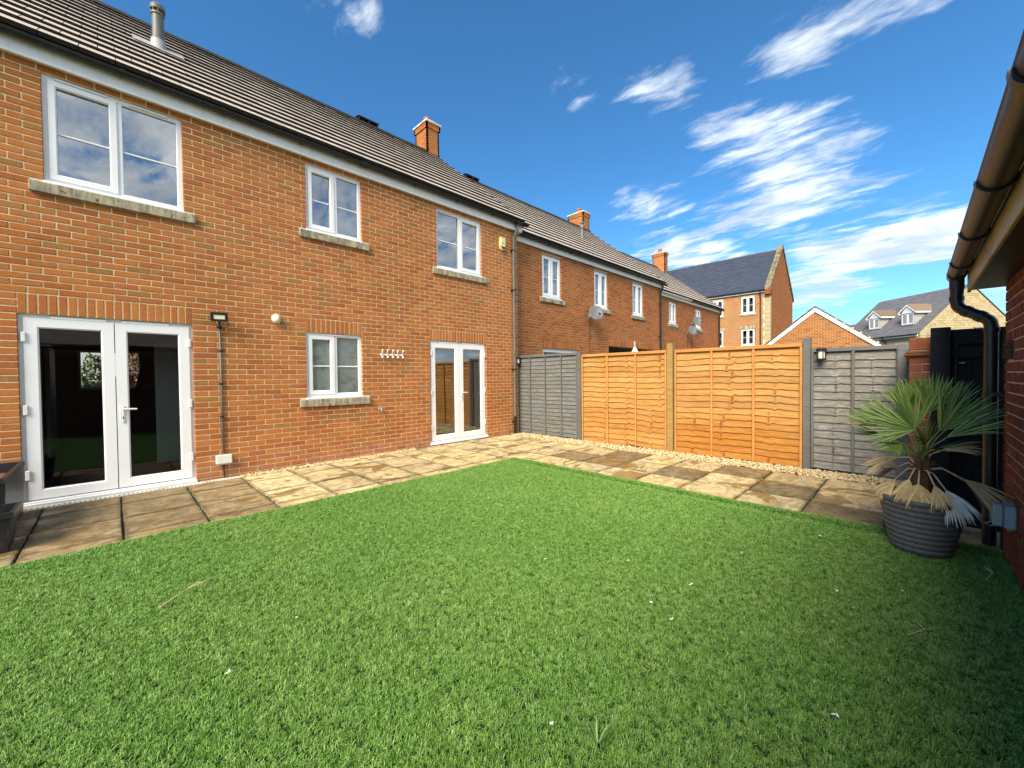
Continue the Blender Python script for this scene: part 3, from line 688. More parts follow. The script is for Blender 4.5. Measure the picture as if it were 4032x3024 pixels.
pebbles('gravel', 6.63, 7.14, -.05, 6.80, 6200, 'pale golden gravel strip along the foot of the fence panels', .010, .020)
pebbles('gravel', 1.27, 4.12, 6.70, 6.865, 1500, 'whitish gravel strip along the foot of the brick house wall', .011, .021)

# artificial lawn
def lawn_z(x, y):
    e = LX-x; f_ = LY-y
    z = .012*math.exp(-((e-.07)/.06)**2) - .016*math.exp(-((e-.20)/.045)**2)*(1 if y < 4.2 else 0)
    z += .006*noise.noise(Vector((x*1.1, y*1.1, 0)))+.004*noise.noise(Vector((x*3, y*3, 5)))
    if f_ < .05 or e < .03: z -= .006
    return z+.004
mb = MB(); nx, ny = 120, 90; X0, Y0 = -2.6, -.47
for i in range(nx+1):
    for k in range(ny+1):
        x = X0+(LX-X0)*i/nx; y = Y0+(LY-Y0)*k/ny
        wob = .012*noise.noise(Vector((x*1.5, 0, 3)))
        if k == ny: y += wob
        if i == nx: x += .010*noise.noise(Vector((0, y*1.5, 9)))
        mb.v.append((x, y, lawn_z(x, y)))
for i in range(nx):
    for k in range(ny):
        a = i*(ny+1)+k; mb.f.append((a, a+ny+1, a+ny+2, a+1))
mb.tn = [0.]*len(mb.f); mb.mi = [0]*len(mb.f)
lawn = mb.build('artificial_grass', 'turf_base'); tag(lawn, 'short green artificial grass covering the middle of the garden', 'grass', None, 'stuff')
def tuft(seed):
    r_ = random.Random(seed); vs, fs, tip = [], [], []
    for b in range(17):
        a = r_.uniform(0, 6.283); L = r_.uniform(.015, .025); w_ = r_.uniform(.0012, .0020); bx, by = r_.gauss(0, .0065), r_.gauss(0, .0065)
        lean = r_.uniform(.2, 1.5); curl = r_.uniform(-1.2, 2.2); th = lean*.35; p = Vector((bx, by, 0)); di = Vector((math.cos(a), math.sin(a), 0)); sd_ = Vector((-di.y, di.x, 0)); b0 = len(vs)
        for s_ in range(4):
            ww = w_*(1-.28*s_); tw = sd_.copy(); tw.rotate(Matrix.Rotation(r_.uniform(-.5, .5), 3, 'Z'))
            vs += [p-tw*ww, p+tw*ww]; tip += [s_/3, s_/3]
            p = p+(di*math.sin(th)+Vector((0, 0, 1))*math.cos(th))*L/3; th += (lean*.65+curl*.35)*.5
        fs += [(b0+2*i, b0+2*i+1, b0+2*i+3, b0+2*i+2) for i in range(3)]
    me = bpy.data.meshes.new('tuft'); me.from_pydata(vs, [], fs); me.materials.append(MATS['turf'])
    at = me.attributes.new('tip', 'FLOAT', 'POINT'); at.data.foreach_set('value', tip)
    me.polygons.foreach_set('use_smooth', [True]*len(fs))
    return bpy.data.objects.new('grass_tuft', me)
gt = bpy.data.node_groups.new('turf_scatter', 'GeometryNodeTree')
gt.interface.new_socket('Geometry', in_out='INPUT', socket_type='NodeSocketGeometry'); gt.interface.new_socket('Geometry', in_out='OUTPUT', socket_type='NodeSocketGeometry')
gi = gt.nodes.new('NodeGroupInput'); go = gt.nodes.new('NodeGroupOutput'); lk = gt.links.new
dp = gt.nodes.new('GeometryNodeDistributePointsOnFaces'); dp.inputs['Density'].default_value = 5200; dp.inputs['Seed'].default_value = 5; lk(gi.outputs[0], dp.inputs[0])
ji = gt.nodes.new('GeometryNodeGeometryToInstance')
for s_ in range(5):
    oi = gt.nodes.new('GeometryNodeObjectInfo'); oi.inputs[0].default_value = tuft(s_); lk(oi.outputs['Geometry'], ji.inputs[0])
io = gt.nodes.new('GeometryNodeInstanceOnPoints'); lk(dp.outputs[0], io.inputs['Points']); lk(ji.outputs[0], io.inputs['Instance']); io.inputs['Pick Instance'].default_value = True
rv = gt.nodes.new('FunctionNodeRandomValue'); rv.data_type = 'FLOAT_VECTOR'; rv.inputs[0].default_value = (-.28, -.28, 0); rv.inputs[1].default_value = (.28, .28, 6.283); lk(rv.outputs[0], io.inputs['Rotation'])
rs = gt.nodes.new('FunctionNodeRandomValue'); rs.inputs[2].default_value = .6; rs.inputs[3].default_value = 1.35; rs.inputs['Seed'].default_value = 3; lk(rs.outputs[1], io.inputs['Scale'])
jn = gt.nodes.new('GeometryNodeJoinGeometry'); lk(io.outputs[0], jn.inputs[0]); lk(gi.outputs[0], jn.inputs[0]); lk(jn.outputs[0], go.inputs[0])
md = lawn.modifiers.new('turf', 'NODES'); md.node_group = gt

# ================================================================== MAIN HOUSE
YM = 6.87; M = wallM(YM); Z0 = -.05; WX0, WX1 = -3.2, 7.06
house = thing('brick_house', (2, YM, 0), 'orange brick terraced house with two french doors opening on the patio', 'house')
OP = dict(door1=(-.725, .775, -.1, 2.125), door2=(4.52, 6.02, -.1, 2.125), w1=(-.50, .715, 3.625, 4.825), w2=(2.24, 3.155, 3.775, 4.825), w3=(4.72, 5.925, 3.625, 4.825), w4=(2.20, 3.125, 1.075, 2.125))
SILLS = [(-.61, .835, 3.475, 3.625), (2.13, 3.275, 3.625, 3.775), (4.61, 6.045, 3.475, 3.625), (2.09, 3.245, .925, 1.075)]
SOLD = [(-.725, .775, 2.125, 2.35), (4.52, 6.02, 2.125, 2.35), (2.20, 3.125, 2.125, 2.35)]
holes = list(OP.values())
mb = MB(); backing(mb, WX0, WX1, -.08, 4.93, holes, .0075, .26, M); wall = mb.build('wall', 'mortar', house)
for a, b in ((WX1-.11, WX1-.003), (WX0, WX0+.1)): MB().box((a, YM+.262, -.08), (b, 13.6, 4.93)).build('party_wall', 'mortar', house)
items = bond(WX0, WX1, Z0, Z0+66*.075, holes+SILLS+SOLD, .03)
for s_ in SOLD: items += soldier(*s_[:3])
pieces(wall, 'brick', 'bricks', items, 'brick', M, 300, random.Random(11))
# openings
window(house, M, *OP['w1'], (1, 0), vents=((.10, .52), (.72, 1.08)), split=.505)
window(house, M, *OP['w2'], (1, 0), split=.515)
window(house, M, *OP['w3'], (0, 1), vents=((.06, .42),), split=.50)
window(house, M, *OP['w4'], (1, 0), gm='frosted', vents=((.26, .66),), split=.51)
french_door(house, M, -.725, .775, 0.0, 2.125); french_door(house, M, 4.52, 6.02, .02, 2.125, 'glass_garden')
# eaves
mb = MB(); mb.cbox((WX0, 6.795, 4.885), (2.9985, 6.815, 5.06), .004); mb.cbox((3.0015, 6.795, 4.885), (7.16, 6.815, 5.06), .004); mb.box((WX0, 6.816, 4.905), (7.14, YM+.2, 4.914)); mb.build('fascia', 'fascia', house)
mb = MB(); mb.cbox((2.97, 6.790, 4.884), (3.03, 6.7945, 5.061), .002); mb.build('fascia_joint', 'fascia', house)
mb = MB(); mb.prism([(7.075, 6.80, 4.89), (7.075, 7.2, 4.89), (7.075, 7.2, 5.35), (7.075, 6.80, 5.06)], (.085, 0, 0)); mb.build('box_end', 'fascia', house)
ZG = 5.075
gut, gc = gutter(house, WX0, 7.28, 6.793, ZG)
mb = MB(); mb.tube([(3.08, gc[0], gc[1]-.004), (3.2, gc[0], gc[1]-.004)], .064, 14); mb.build('gutter_union', 'black_plastic', gut)
mb = MB(); mb.tube([(6.86, gc[0], gc[1]-.01), (7.06, gc[0], gc[1]-.01)], .064, 14); mb.tube([(6.93, gc[0], gc[1]-.05), (6.93, gc[0], gc[1]-.12)], .04, 12); mb.build('gutter_outlet', 'black_plastic', gut)
downpipe(house, [(6.93, gc[0], 4.98), (6.93, gc[0], 4.90), (6.88, YM-.05, 4.70), (6.88, YM-.05, .02)], .034, 'grey_pipe', (4.4, 3.45, 1.55, .3), YM)
mb = MB(); mb.tube([(6.88, YM-.05, .0), (6.88, YM-.05, .42)], .0365, 14); mb.build('pipe_shoe', 'black_plastic', house)
rf, RA, RL = tiled_roof(house, WX0, 7.10, 6.655, 5.085, 10.25, 8.02, seed=5)
ch = chimney(rf, 6.66, 7.08, 10.12, 10.74, 7.6, 8.93)
def ridge_vent(rf, x0, x1, y, z):
    mb = MB()
    for x in (x0, (x0+x1)/2, x1-.03): mb.box((x, y-.11, z), (x+.03, y+.11, z+.06))
    mb.cbox((x0-.03, y-.13, z+.061), (x1+.03, y+.13, z+.095), .01); mb.build('ridge_vent', 'black_plastic', rf)
ridge_vent(rf, 4.62, 5.15, 10.25, 8.06)
mb = MB(); mb.lathe((.625, 8.545, 6.45), [(.085, 0), (.085, .36), (.075, .37), (.075, .72), (.09, .725), (.09, .75), (.06, .75), (.06, .80), (.095, .80), (.098, .86), (.07, .895), (0, .90)], 20); fl = smooth_by_angle(mb.build('flue_pipe', 'grey_pipe', rf), 35)
mb = MB()
for k in range(8):
    a = k*math.pi/4; mb.tube([(.625+.082*math.cos(a), 8.545+.082*math.sin(a), 7.19), (.625+.082*math.cos(a), 8.545+.082*math.sin(a), 7.26)], .008, 6)
mb.build('flue_guard', 'black_plastic', fl)
mb = MB(); mb.lathe((.625, 8.545, 6.5), [(.16, .02), (.105, .12), (.092, .28)], 20); q = [RA(.32, 2.28, .05), RA(.93, 2.28, .05), RA(.93, 2.62, .05), RA(.32, 2.62, .05)]; mb.prism(q, (0, -.006, .006)); smooth_by_angle(mb.build('flue_flashing', 'lead', fl))
# rooms behind the glass
BH = (-.56, .50, 1.18, 2.08)
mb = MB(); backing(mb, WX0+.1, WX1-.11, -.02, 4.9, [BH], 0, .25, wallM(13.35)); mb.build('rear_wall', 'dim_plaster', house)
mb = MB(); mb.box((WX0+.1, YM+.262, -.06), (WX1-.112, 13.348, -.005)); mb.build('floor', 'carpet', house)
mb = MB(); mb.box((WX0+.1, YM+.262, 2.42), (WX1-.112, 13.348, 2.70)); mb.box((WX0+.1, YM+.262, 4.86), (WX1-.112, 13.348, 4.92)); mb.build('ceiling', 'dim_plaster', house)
mb = MB(); mb.box((3.95, YM+.262, -.004), (4.06, 13.347, 2.419)); mb.box((1.5, YM+.262, 2.701), (1.6, 13.347, 4.859)); mb.box((3.9, YM+.262, 2.701), (4.0, 13.347, 4.859)); mb.box((WX0+.1, 9.9, 2.701), (1.49, 10.0, 4.859)); mb.box((4.01, 9.9, 2.701), (WX1-.112, 10.0, 4.859)); mb.box((1.61, 8.6, 2.701), (3.89, 8.7, 4.859)); mb.box((4.061, 9.6, -.004), (WX1-.112, 9.7, 2.419)); mb.build('partition_wall', 'plaster', house)
mb = MB(); ring(mb, wallM(13.36), BH[0], BH[1], BH[2], BH[3], .05, .0, .08); wbox(mb, wallM(13.36), -.03, .03, 0, .08, BH[2]+.04, BH[3]-.04); mb.build('front_window', 'upvc', house)
mb = MB(); mb.cbox((.48, 8.6, .05), (1.28, 8.64, 1.98), .004); cup = mb.build('inner_door', 'white_paint', house)
mb = MB(); mb.cbox((-.86, 11.0, 0), (-.80, 11.9, 2.0), .004); mb.build('inner_door', 'white_paint', house)
mb = MB(); mb.cbox((4.08, YM+.30, .02), (4.13, YM+.75, 2.2), .01); mb.build('door_curtain', 'curtain', house)
mb = MB(); mb.cbox((5.80, YM+.30, .02), (5.98, YM+.36, 2.2), .01); mb.build('door_curtain', 'curtain', house)
for (a, b, z0, z1) in ((2.98, 3.10, 3.80, 4.80), (5.74, 5.88, 3.66, 4.80)):
    mb = MB(); mb.cbox((a, YM+.17, z0), (b, YM+.22, z1), .01); mb.build('curtain', 'curtain', house)
# hanging coat in the room
c0 = thing('hanging_coat', (.60, 11.2, .95), 'dark coat hanging inside the room behind the french door by the planters', 'coat')
mb = MB(); n = 14
prof = [(1.05, .30, .12), (1.35, .24, .11), (1.7, .17, .10), (1.95, .15, .09), (2.1, .07, .06), (2.2, .05, .05)]
vs = []
for z, a, b in prof: vs += [(.60+a*math.cos(2*math.pi*k/n)*(1+.08*math.sin(k*3)), 11.2+b*math.sin(2*math.pi*k/n), z) for k in range(n)]
mb.add(vs, [(i*n+k, i*n+(k+1) % n, (i+1)*n+(k+1) % n, (i+1)*n+k) for i in range(len(prof)-1) for k in range(n)]+[tuple(range(n))]); mb.build('coat_body', 'cloth_dark', c0, smooth=True)
mb = MB(); mb.tube([(.60, 11.2, 2.2), (.60, 11.2, 2.415)], .012, 8); mb.build('hanger_hook', 'metal_grey', c0)
# beyond the front window
fw = thing('garden_wall', (0, 17, 0), 'low brick garden wall seen through the house window', 'wall')
MB().box((-4, 17.006, -.07), (5, 17.2, 1.30)).build('core', 'mortar_far', fw)
pieces(fw, 'brick', 'bricks', bond(-4, 5, -.07, 1.28, []), 'brick_far', wallM(17.0), 60, random.Random(3))
MB().cbox((-4, 16.96, 1.301), (5, 17.24, 1.37), .008).build('coping', 'brick_dark', fw)
sh = thing('stone_house', (0, 30, 0), 'pale stone house front seen through the house window', 'house')
MB().box((-10, 30.0, -.07), (9, 36, 5)).build('wall', 'render_white', sh)
MB().prism([(-10.3, 29.7, 5.001), (-10.3, 36.3, 5.001), (-10.3, 33, 8)], (19.6, 0, 0)).build('roof', 'slate_grey', sh)
def leafy(name, c, rad, n, label, m_='bush', cat='shrub', size=.06, stem=True):
    b = thing(name, (c[0], c[1], -.05), label, cat); r_ = random.Random(int(c[0]*100+n)); mb = MB()
    for i in range(n):
        v = Vector((r_.gauss(0, 1), r_.gauss(0, 1), r_.gauss(0, 1))).normalized()*(r_.uniform(.45, 1)**.5)
        v = Vector((v.x*rad[0], v.y*rad[1], v.z*rad[2]))*(1+.3*noise.noise(v*3)); a = Vector((r_.uniform(-1, 1), r_.uniform(-1, 1), r_.uniform(-1, 1))).normalized()*size; q = a.orthogonal().normalized()*size*.5
        p = Vector(c)+v; mb.add([p-a, p+q, p+a, p-q], [(0, 1, 2, 3)], r_.uniform(.01, 1))
    mb.build('foliage', m_, b)
    if stem:
        mb = MB()
        for k in range(5): mb.tube([(c[0]+.05*k-.1, c[1], -.06), (c[0]+(k-2)*rad[0]*.25, c[1]+.05*(k % 2), c[2])], [.02, .008], 6)
        mb.build('stem', 'fibre', b)
leafy('front_shrub', (-.30, 16.2, 1.15), (.45, .4, .95), 1500, 'leafy green shrub seen through the house window')
leafy('front_shrub', (.62, 16.3, 1.75), (.40, .4, .75), 1500, 'brownish leafy shrub seen through the house window beside the hanging coat', 'frond_brown')

# fittings on the wall
fd = thing('floodlight', (1.06, YM, 2.2), 'black floodlight with pale lens on the brick wall beside the wide french door', 'floodlight')
Rf = Matrix.Translation((1.06, YM-.10, 2.245)) @ Matrix.Rotation(R(-18), 4, 'Z') @ Matrix.Rotation(R(14), 4, 'X')
def obox(a, b, Mx, c=.006):
    t_ = MB(); t_.cbox(a, b, c); return MB().add([Mx @ Vector(p) for p in t_.v], t_.f)
obox((-.095, -.022, -.06), (.095, .022, .06), Rf).build('housing', 'black_plastic', fd)
mb = MB(); ring(mb, Rf, -.095, .095, -.06, .06, .030, -.034, -.0225, .004); mb.build('bezel', 'black_plastic', fd)
obox((-.066, -.0255, -.031), (.066, -.0228, .031), Rf, .001).build('lens', 'lens', fd)
mb = MB()
for z in (-.03, 0, .03): mb.add([Rf @ Vector(p) for p in MB().box((-.08, .0225, z-.004), (.08, .04, z+.004)).v], MB().box((0, 0, 0), (1, 1, 1)).f)
mb.build('heat_fin', 'black_plastic', fd)
mb = MB(); mb.tube([(1.06, YM-.085, 2.19), (1.06, YM-.055, 2.15), (1.06, YM-.002, 2.14)], .014, 8); mb.lathe((1.06, YM-.045, 2.085), [(0, 0), (.022, .004), (.03, .03), (.026, .055), (0, .06)], 14); mb.build('sensor', 'black_plastic', fd)
mb = MB(); mb.tube([(1.12, YM-.09, 2.21), (1.17, YM-.07, 2.16), (1.15, YM-.04, 2.11), (1.09, YM-.02, 2.10)], .005, 6); mb.build('cable', 'black_plastic', fd)
cn = thing('cable_conduit', (1.07, YM, .35), 'thin grey conduit running down the brick wall below the floodlight', 'conduit')
mb = MB(); mb.tube([(1.07, YM-.016, 2.12), (1.085, YM-.016, .34)], .0125, 8); mb.build('conduit_tube', 'grey_pipe', cn, smooth=True)
for z in (1.78, 1.32, .86): MB().cbox((1.052, YM-.036, z-.01), (1.10, YM-.0005, z+.01), .003).build('saddle_clip', 'black_plastic', cn)
mb = MB(); mb.tube([(1.085, YM-.03, .20), (1.08, YM-.012, .12), (1.09, YM-.02, .0)], .008, 6); mb.build('cable', 'black_plastic', cn)
jb = thing('junction_box', (1.08, YM, .18), 'white weatherproof socket box low on the brick wall under the conduit', 'socket box')
MB().cbox((.99, YM-.075, .195), (1.165, YM-.0005, .325), .012).build('box_body', 'white_plastic', jb)
MB().cbox((.984, YM-.092, .205), (1.171, YM-.0755, .333), .010).build('lid', 'white_plastic', jb)
for x in (1.02, 1.13): MB().cbox((x, YM-.09, .185), (x+.018, YM-.05, .1945), .003).build('latch', 'grey_plastic', jb)
vc = thing('vent_cowl', (1.78, YM, 2.3), 'cream domed vent cowl on the brick wall between french door and small window', 'vent')
mb = MB(); n = 16; vs = []
for i in range(7):
    a = i/6*math.pi/2; rr = math.cos(a); vs += [(1.78+.062*rr*math.cos(2*math.pi*k/n), YM-.004-.095*math.sin(a), 2.295+.078*rr*math.sin(2*math.pi*k/n)-.012*math.sin(a)) for k in range(n)]
mb.add(vs, [(i*n+k, i*n+(k+1) % n, (i+1)*n+(k+1) % n, (i+1)*n+k) for i in range(6) for k in range(n)]); mb.build('cowl', 'cream_plastic', vc, smooth=True)
mb = MB(); mb.tube([(1.78, YM-.012, 2.295), (1.78, YM-.0005, 2.295)], .066, 18); mb.build('back_plate', 'cream_plastic', vc)
hk = thing('hook_rail', (3.68, YM, 1.8), 'row of five white coat hooks on the brick wall beside the french door', 'hooks')
MB().cbox((3.45, YM-.016, 1.785), (3.92, YM-.0005, 1.815), .003).build('rail', 'white_plastic', hk)
for i in range(5):
    x = 3.48+i*.103; mb = MB(); mb.tube([(x, YM-.016, 1.81), (x, YM-.03, 1.855), (x+.006, YM-.055, 1.90)], [.010, .008, .010], 8); mb.tube([(x, YM-.016, 1.79), (x, YM-.028, 1.752), (x, YM-.055, 1.745), (x, YM-.068, 1.775)], .009, 8)
    mb.lathe((x, YM-.02, 1.785), [(0, 0), (.02, .006), (.02, .024), (0, .03)], 10); mb.build('hook', 'white_plastic', hk, smooth=True)
tp = thing('garden_tap', (3.42, YM, .80), 'brass garden tap on the brick wall beneath the hooks', 'tap')
mb = MB(); mb.tube([(3.42, YM-.001, .82), (3.42, YM-.075, .82), (3.42, YM-.095, .805), (3.42, YM-.098, .76)], .013, 10); mb.lathe((3.42, YM-.002, .80), [(.024, .0), (.024, .03)], 12); mb.build('tap_body', 'metal_grey', tp, smooth=True)
mb = MB(); mb.tube([(3.42, YM-.06, .83), (3.42, YM-.06, .865)], .010, 8); mb.tube([(3.385, YM-.06, .866), (3.455, YM-.06, .866)], .007, 8); mb.build('tap_handle', 'metal_grey', tp)
al = thing('alarm_box', (6.52, YM, 4.3), 'yellow burglar alarm box high on the brick wall near the downpipe', 'alarm box')
mb = MB(); pr = [(-.075, .17), (.075, .17), (.085, .0), (.06, -.11), (0, -.14), (-.06, -.11), (-.085, 0)]
n = len(pr); vs = [(6.52+a, YM-.002, 4.46+b) for a, b in pr]+[(6.52+a, YM-.05, 4.46+b) for a, b in pr]+[(6.52+a*.82, YM-.075, 4.46+b*.84) for a, b in pr]
mb.add(vs, [(i, (i+1) % n, n+(i+1) % n, n+i) for i in range(n)]+[(n+i, n+(i+1) % n, 2*n+(i+1) % n, 2*n+i) for i in range(n)]+[tuple(range(2*n, 3*n))]); mb.build('cover', 'yellow_plastic', al)
mb = MB(); n = 5; pr = [(.07, -.06), (.052, -.098), (0, -.125), (-.052, -.098), (-.07, -.06)]
vs = [(6.52+a*1.02, YM-.05, 4.46+b*1.06) for a, b in pr]+[(6.52+a*.86, YM-.080, 4.46+b*.9) for a, b in pr]; mb.add(vs, [(i, i+1, n+i+1, n+i) for i in range(n-1)]+[tuple(range(n, 2*n))]); mb.build('strobe_lens', 'black_plastic', al)
mb = MB()
for k in range(3): mb.box((6.485, YM-.0775, 4.50-.018*k), (6.555-.012*k, YM-.0755, 4.506-.018*k))
mb.build('lettering', 'grey_plastic', al)
# drain channel at the wide door
dc = thing('drain_channel', (.2, 6.76, 0), 'pale slotted drain channel along the foot of the wide french door', 'drain')
MB().box((-.80, 6.678, -.06), (1.24, 6.80, -.012)).build('channel', 'gasket', dc)
mb = MB(); mb.box((-.80, 6.676, -.0115), (1.24, 6.695, .004)); mb.box((-.80, 6.755, -.0115), (1.24, 6.80, .004))
for i in range(52): mb.box((-.80+i*.04, 6.696, -.0112), (-.783+i*.04, 6.7545, .0035))
mb.build('grating', 'cap_stone', dc)

# ================================================================== NEIGHBOUR HOUSES OF THE TERRACE
def dish(loc, r_, label, z_end):
    x, y, z = loc; o = thing('satellite_dish', (x, y, z), label, 'satellite dish', 'satellite dishes on the terrace walls')
    D = Matrix.Translation((x-.02, y-.27, z)) @ Matrix.Rotation(R(-38), 4, 'Z') @ Matrix.Rotation(R(66), 4, 'X')   # axis tips up and away
    mb = MB(); n = 24; vs = []
    for sgn in (0, .012):
        for i in range(6): rr = r_*i/5; vs += [D @ Vector((rr*.88*math.cos(2*math.pi*k/n), rr*math.sin(2*math.pi*k/n), .22*(rr/r_)**2*r_-sgn)) for k in range(n)]
    F = [(s_*6*n+i*n+k, s_*6*n+i*n+(k+1) % n, s_*6*n+(i+1)*n+(k+1) % n, s_*6*n+(i+1)*n+k) for s_ in (0, 1) for i in range(5) for k in range(n)]
    F += [(5*n+k, 5*n+(k+1) % n, 11*n+(k+1) % n, 11*n+k) for k in range(n)]
    mb.add(vs, F); mb.build('reflector', 'grey_dish', o, smooth=True)
    f0 = D @ Vector((0, -r_*.95, .1*r_)); f1 = D @ Vector((0, -r_*.85, 1.25*r_))
    mb = MB(); mb.tube([D @ Vector((0, -r_*.2, -.01)), f0, f1], .011, 6); mb.build('feed_arm', 'metal_grey', o)
    mb = MB(); dirn = (D @ Vector((0, 0, .3*r_))-f1).normalized(); mb.tube([f1-dirn*.05, f1+dirn*.03, f1+dirn*.07], [.02, .022, .03], 10); mb.build('receiver', 'black_plastic', o)
    mb = MB(); mb.tube([D @ Vector((0, 0, -.012)), (x, y-.12, z-.05), (x, y-.002, z-.05)], .018, 8); mb.box((x-.05, y-.006, z-.12), (x+.05, y-.0005, z+.02)); mb.build('wall_bracket', 'metal_grey', o)
    mb = MB(); mb.tube([(x+.01, y-.03, z-.1), (x+.02, y-.011, z-.3), (x+.02, y-.011, z_end)], .008, 6); mb.build('cable', 'black_plastic', o)
    return o
mat('grey_dish', lambda t: {'Base Color': (.115, .125, .135), 'Roughness': .55})

YN = 7.15; MN = wallM(YN)
nb = thing('brick_house', (11.2, YN, 0), 'brick terraced house next door with satellite dish and three narrow upper windows', 'house')
WN = [(8.30, 9.14, 3.55, 4.70), (10.81, 11.60, 3.55, 4.70), (13.24, 14.03, 3.55, 4.70)]
DN = [(8.30, 9.97, -.1, 2.14), (11.63, 15.0, -.1, 2.35)]
SN = [(a-.11, b+.12, 3.40, 3.55) for a, b, c, d_ in WN]; SDN = [(8.30, 9.97, 2.14, 2.365), (11.63, 15.0, 2.35, 2.575)]
mb = MB(); backing(mb, 7.075, 15.46, -.08, 4.87, WN+DN, .0075, .25, MN); wl = mb.build('wall', 'mortar_far', nb)
it = bond(7.075, 15.46, -.05, -.05+65*.075, WN+DN+SN+SDN, .1)
for s_ in SDN: it += soldier(*s_[:3])
pieces(wl, 'brick', 'bricks', it, 'brick_far', MN, 300, random.Random(21))
for a in WN: window(nb, MN, *a, (1, 1), curtain=True)
f = MB(); ring(f, MN, 8.30, 9.97, 0, 2.14, .1, .05, .12); f.build('patio_door', 'upvc', nb); pane(nb, MN, 8.4, 9.87, .1, 2.04, .08)
MB().box((7.2, YN+.26, 2.36), (15.4, 13.8, 2.6)).build('ceiling', 'dim_plaster', nb); MB().box((7.2, YN+.26, -.07), (15.4, 13.8, -.01)).build('floor', 'carpet', nb); MB().box((7.2, 10.4, -.005), (15.4, 10.5, 4.8)).build('partition_wall', 'dim_plaster', nb)
MB().box((7.2, YN+.6, 2.601), (15.4, YN+.65, 4.85)).build('partition_wall', 'dim_plaster', nb)
mb = MB(); mb.cbox((7.075, YN-.075, 4.79), (15.52, YN-.055, 4.95), .004); mb.box((7.075, YN-.054, 4.80), (15.50, YN+.2, 4.81)); mb.build('fascia', 'fascia', nb)
mb = MB(); mb.prism([(15.47, YN-.07, 4.80), (15.47, YN+.3, 4.80), (15.47, YN+.3, 5.2), (15.47, YN-.07, 4.95)], (.09, 0, 0)); mb.build('box_end', 'fascia', nb)
g2, gc2 = gutter(nb, 7.075, 15.70, YN-.077, 4.965)
downpipe(nb, [(15.36, gc2[0], 4.90), (15.36, gc2[0], 4.82), (15.36, YN-.05, 4.62), (15.36, YN-.05, 0)], .036, 'black_plastic', (4.2, 2.9, 1.5), YN)
rf2, RA2, _ = tiled_roof(nb, 7.105, 15.52, 6.935, 4.975, 10.55, 7.93, limit=300, seed=8)
chimney(rf2, 14.95, 15.42, 10.45, 11.25, 7.5, 8.72)
ridge_vent(rf2, 8.35, 8.9, 10.55, 7.97)
mb = MB(); mb.lathe((12.63, 8.88, 6.40), [(.10, 0), (.075, .22), (.06, .26), (.06, .50), (.095, .52), (.075, .64), (.045, .66), (.045, .70), (.07, .71), (.07, .76), (0, .78)], 16); smooth_by_angle(mb.build('flue_pipe', 'grey_pipe', rf2))
dish((10.50, YN, 3.27), .25, 'grey satellite dish on the neighbouring brick house under the middle window', 1.7)

YP = 7.45; MP = wallM(YP)
nc = thing('brick_house', (19.3, YP, 0), 'farthest brick terraced house with two satellite dishes and part white gutter', 'house')
WP = [(16.92, 17.68, 3.60, 4.52), (19.83, 20.55, 3.60, 4.52)]; SP = [(a-.1, b+.1, 3.45, 3.60) for a, b, c, d_ in WP]
mb = MB(); backing(mb, 15.47, 23.10, -.08, 4.72, WP, .0075, .25, MP); wl = mb.build('wall', 'mortar_far', nc)
MB().box((22.85, YP+.02, -.08), (23.095, 14, 4.72)).build('end_wall', 'mortar_far', nc)
pieces(wl, 'brick', 'bricks', bond(15.47, 23.10, -.05, -.05+63*.075, WP+SP, .02), 'brick_far', MP, 300, random.Random(22))
for a in WP: window(nc, MP, *a, (1, 1), curtain=True)
MB().box((15.6, YP+.6, -.05), (22.8, YP+.65, 4.7)).build('partition_wall', 'dim_plaster', nc)
mb = MB(); mb.cbox((15.48, YP-.075, 4.65), (23.2, YP-.055, 4.79), .004); mb.box((15.48, YP-.054, 4.66), (23.18, YP+.2, 4.67)); mb.build('fascia', 'fascia', nc)
gutter(nc, 15.48, 18.95, YP-.077, 4.80, m_='fascia', brackets=1.2); g3, gc3 = gutter(nc, 18.955, 23.35, YP-.077, 4.80)
downpipe(nc, [(23.0, gc3[0], 4.74), (23.0, gc3[0], 4.66), (23.0, YP-.05, 4.46), (23.0, YP-.05, 0)], .036, 'black_plastic', (3.8, 2.2), YP)
rf3, _, _ = tiled_roof(nc, 15.54, 23.2, 7.235, 4.815, 10.85, 7.72, limit=200, seed=9)
chimney(rf3, 22.85, 23.2, 10.30, 11.05, 7.3, 8.55, bm='brick')
ridge_vent(rf3, 16.6, 17.1, 10.85, 7.76)
dish((19.38, YP, 3.84), .24, 'upper satellite dish on the farthest terraced house beside its window', 2.0)
dish((18.82, YP, 3.38), .24, 'lower satellite dish on the farthest terraced house between its windows', 2.0)

# ================================================================== THREE-STOREY HOUSE, GARAGES, STONE HOUSE
XT = 33.0; MT = wallX(XT); yr0, yr1 = 7.26, 20.0
th = thing('tall_house', (XT, 12, 0), 'tall three-storey brick house with blue slate roof and bare gable end', 'house')
k = XT/25.0
TW = [(-8.49*k*1.002, -7.84*k, 5.80, 7.03), (-6.91*k, -6.25*k, 5.80, 7.03), (-8.49*k*1.002, -7.84*k, 3.48, 4.66), (-6.91*k, -6.25*k, 3.48, 4.66),
      (-12.6, -11.74, 5.80, 7.03), (-12.6, -11.74, 3.48, 4.66), (-9.12, -8.25, .8, 2.1), (-11.2, -10.35, .8, 2.1)]
mb = MB(); backing(mb, -yr1, -yr0-.003, -.08, 7.36, TW, .0075, .3, MT); wl = mb.build('wall', 'mortar', th)
LT = [(a-.12, b+.12, 4.66, 4.90) for a, b, c, d_ in TW if 3 < c < 4]; ST = [(a-.1, b+.1, c-.15, c) for a, b, c, d_ in TW]
pieces(wl, 'brick', 'bricks', bond(-yr1, -yr0-.45, -.05, 7.30, TW+LT+ST), 'brick_tower', MT, 300, random.Random(31))
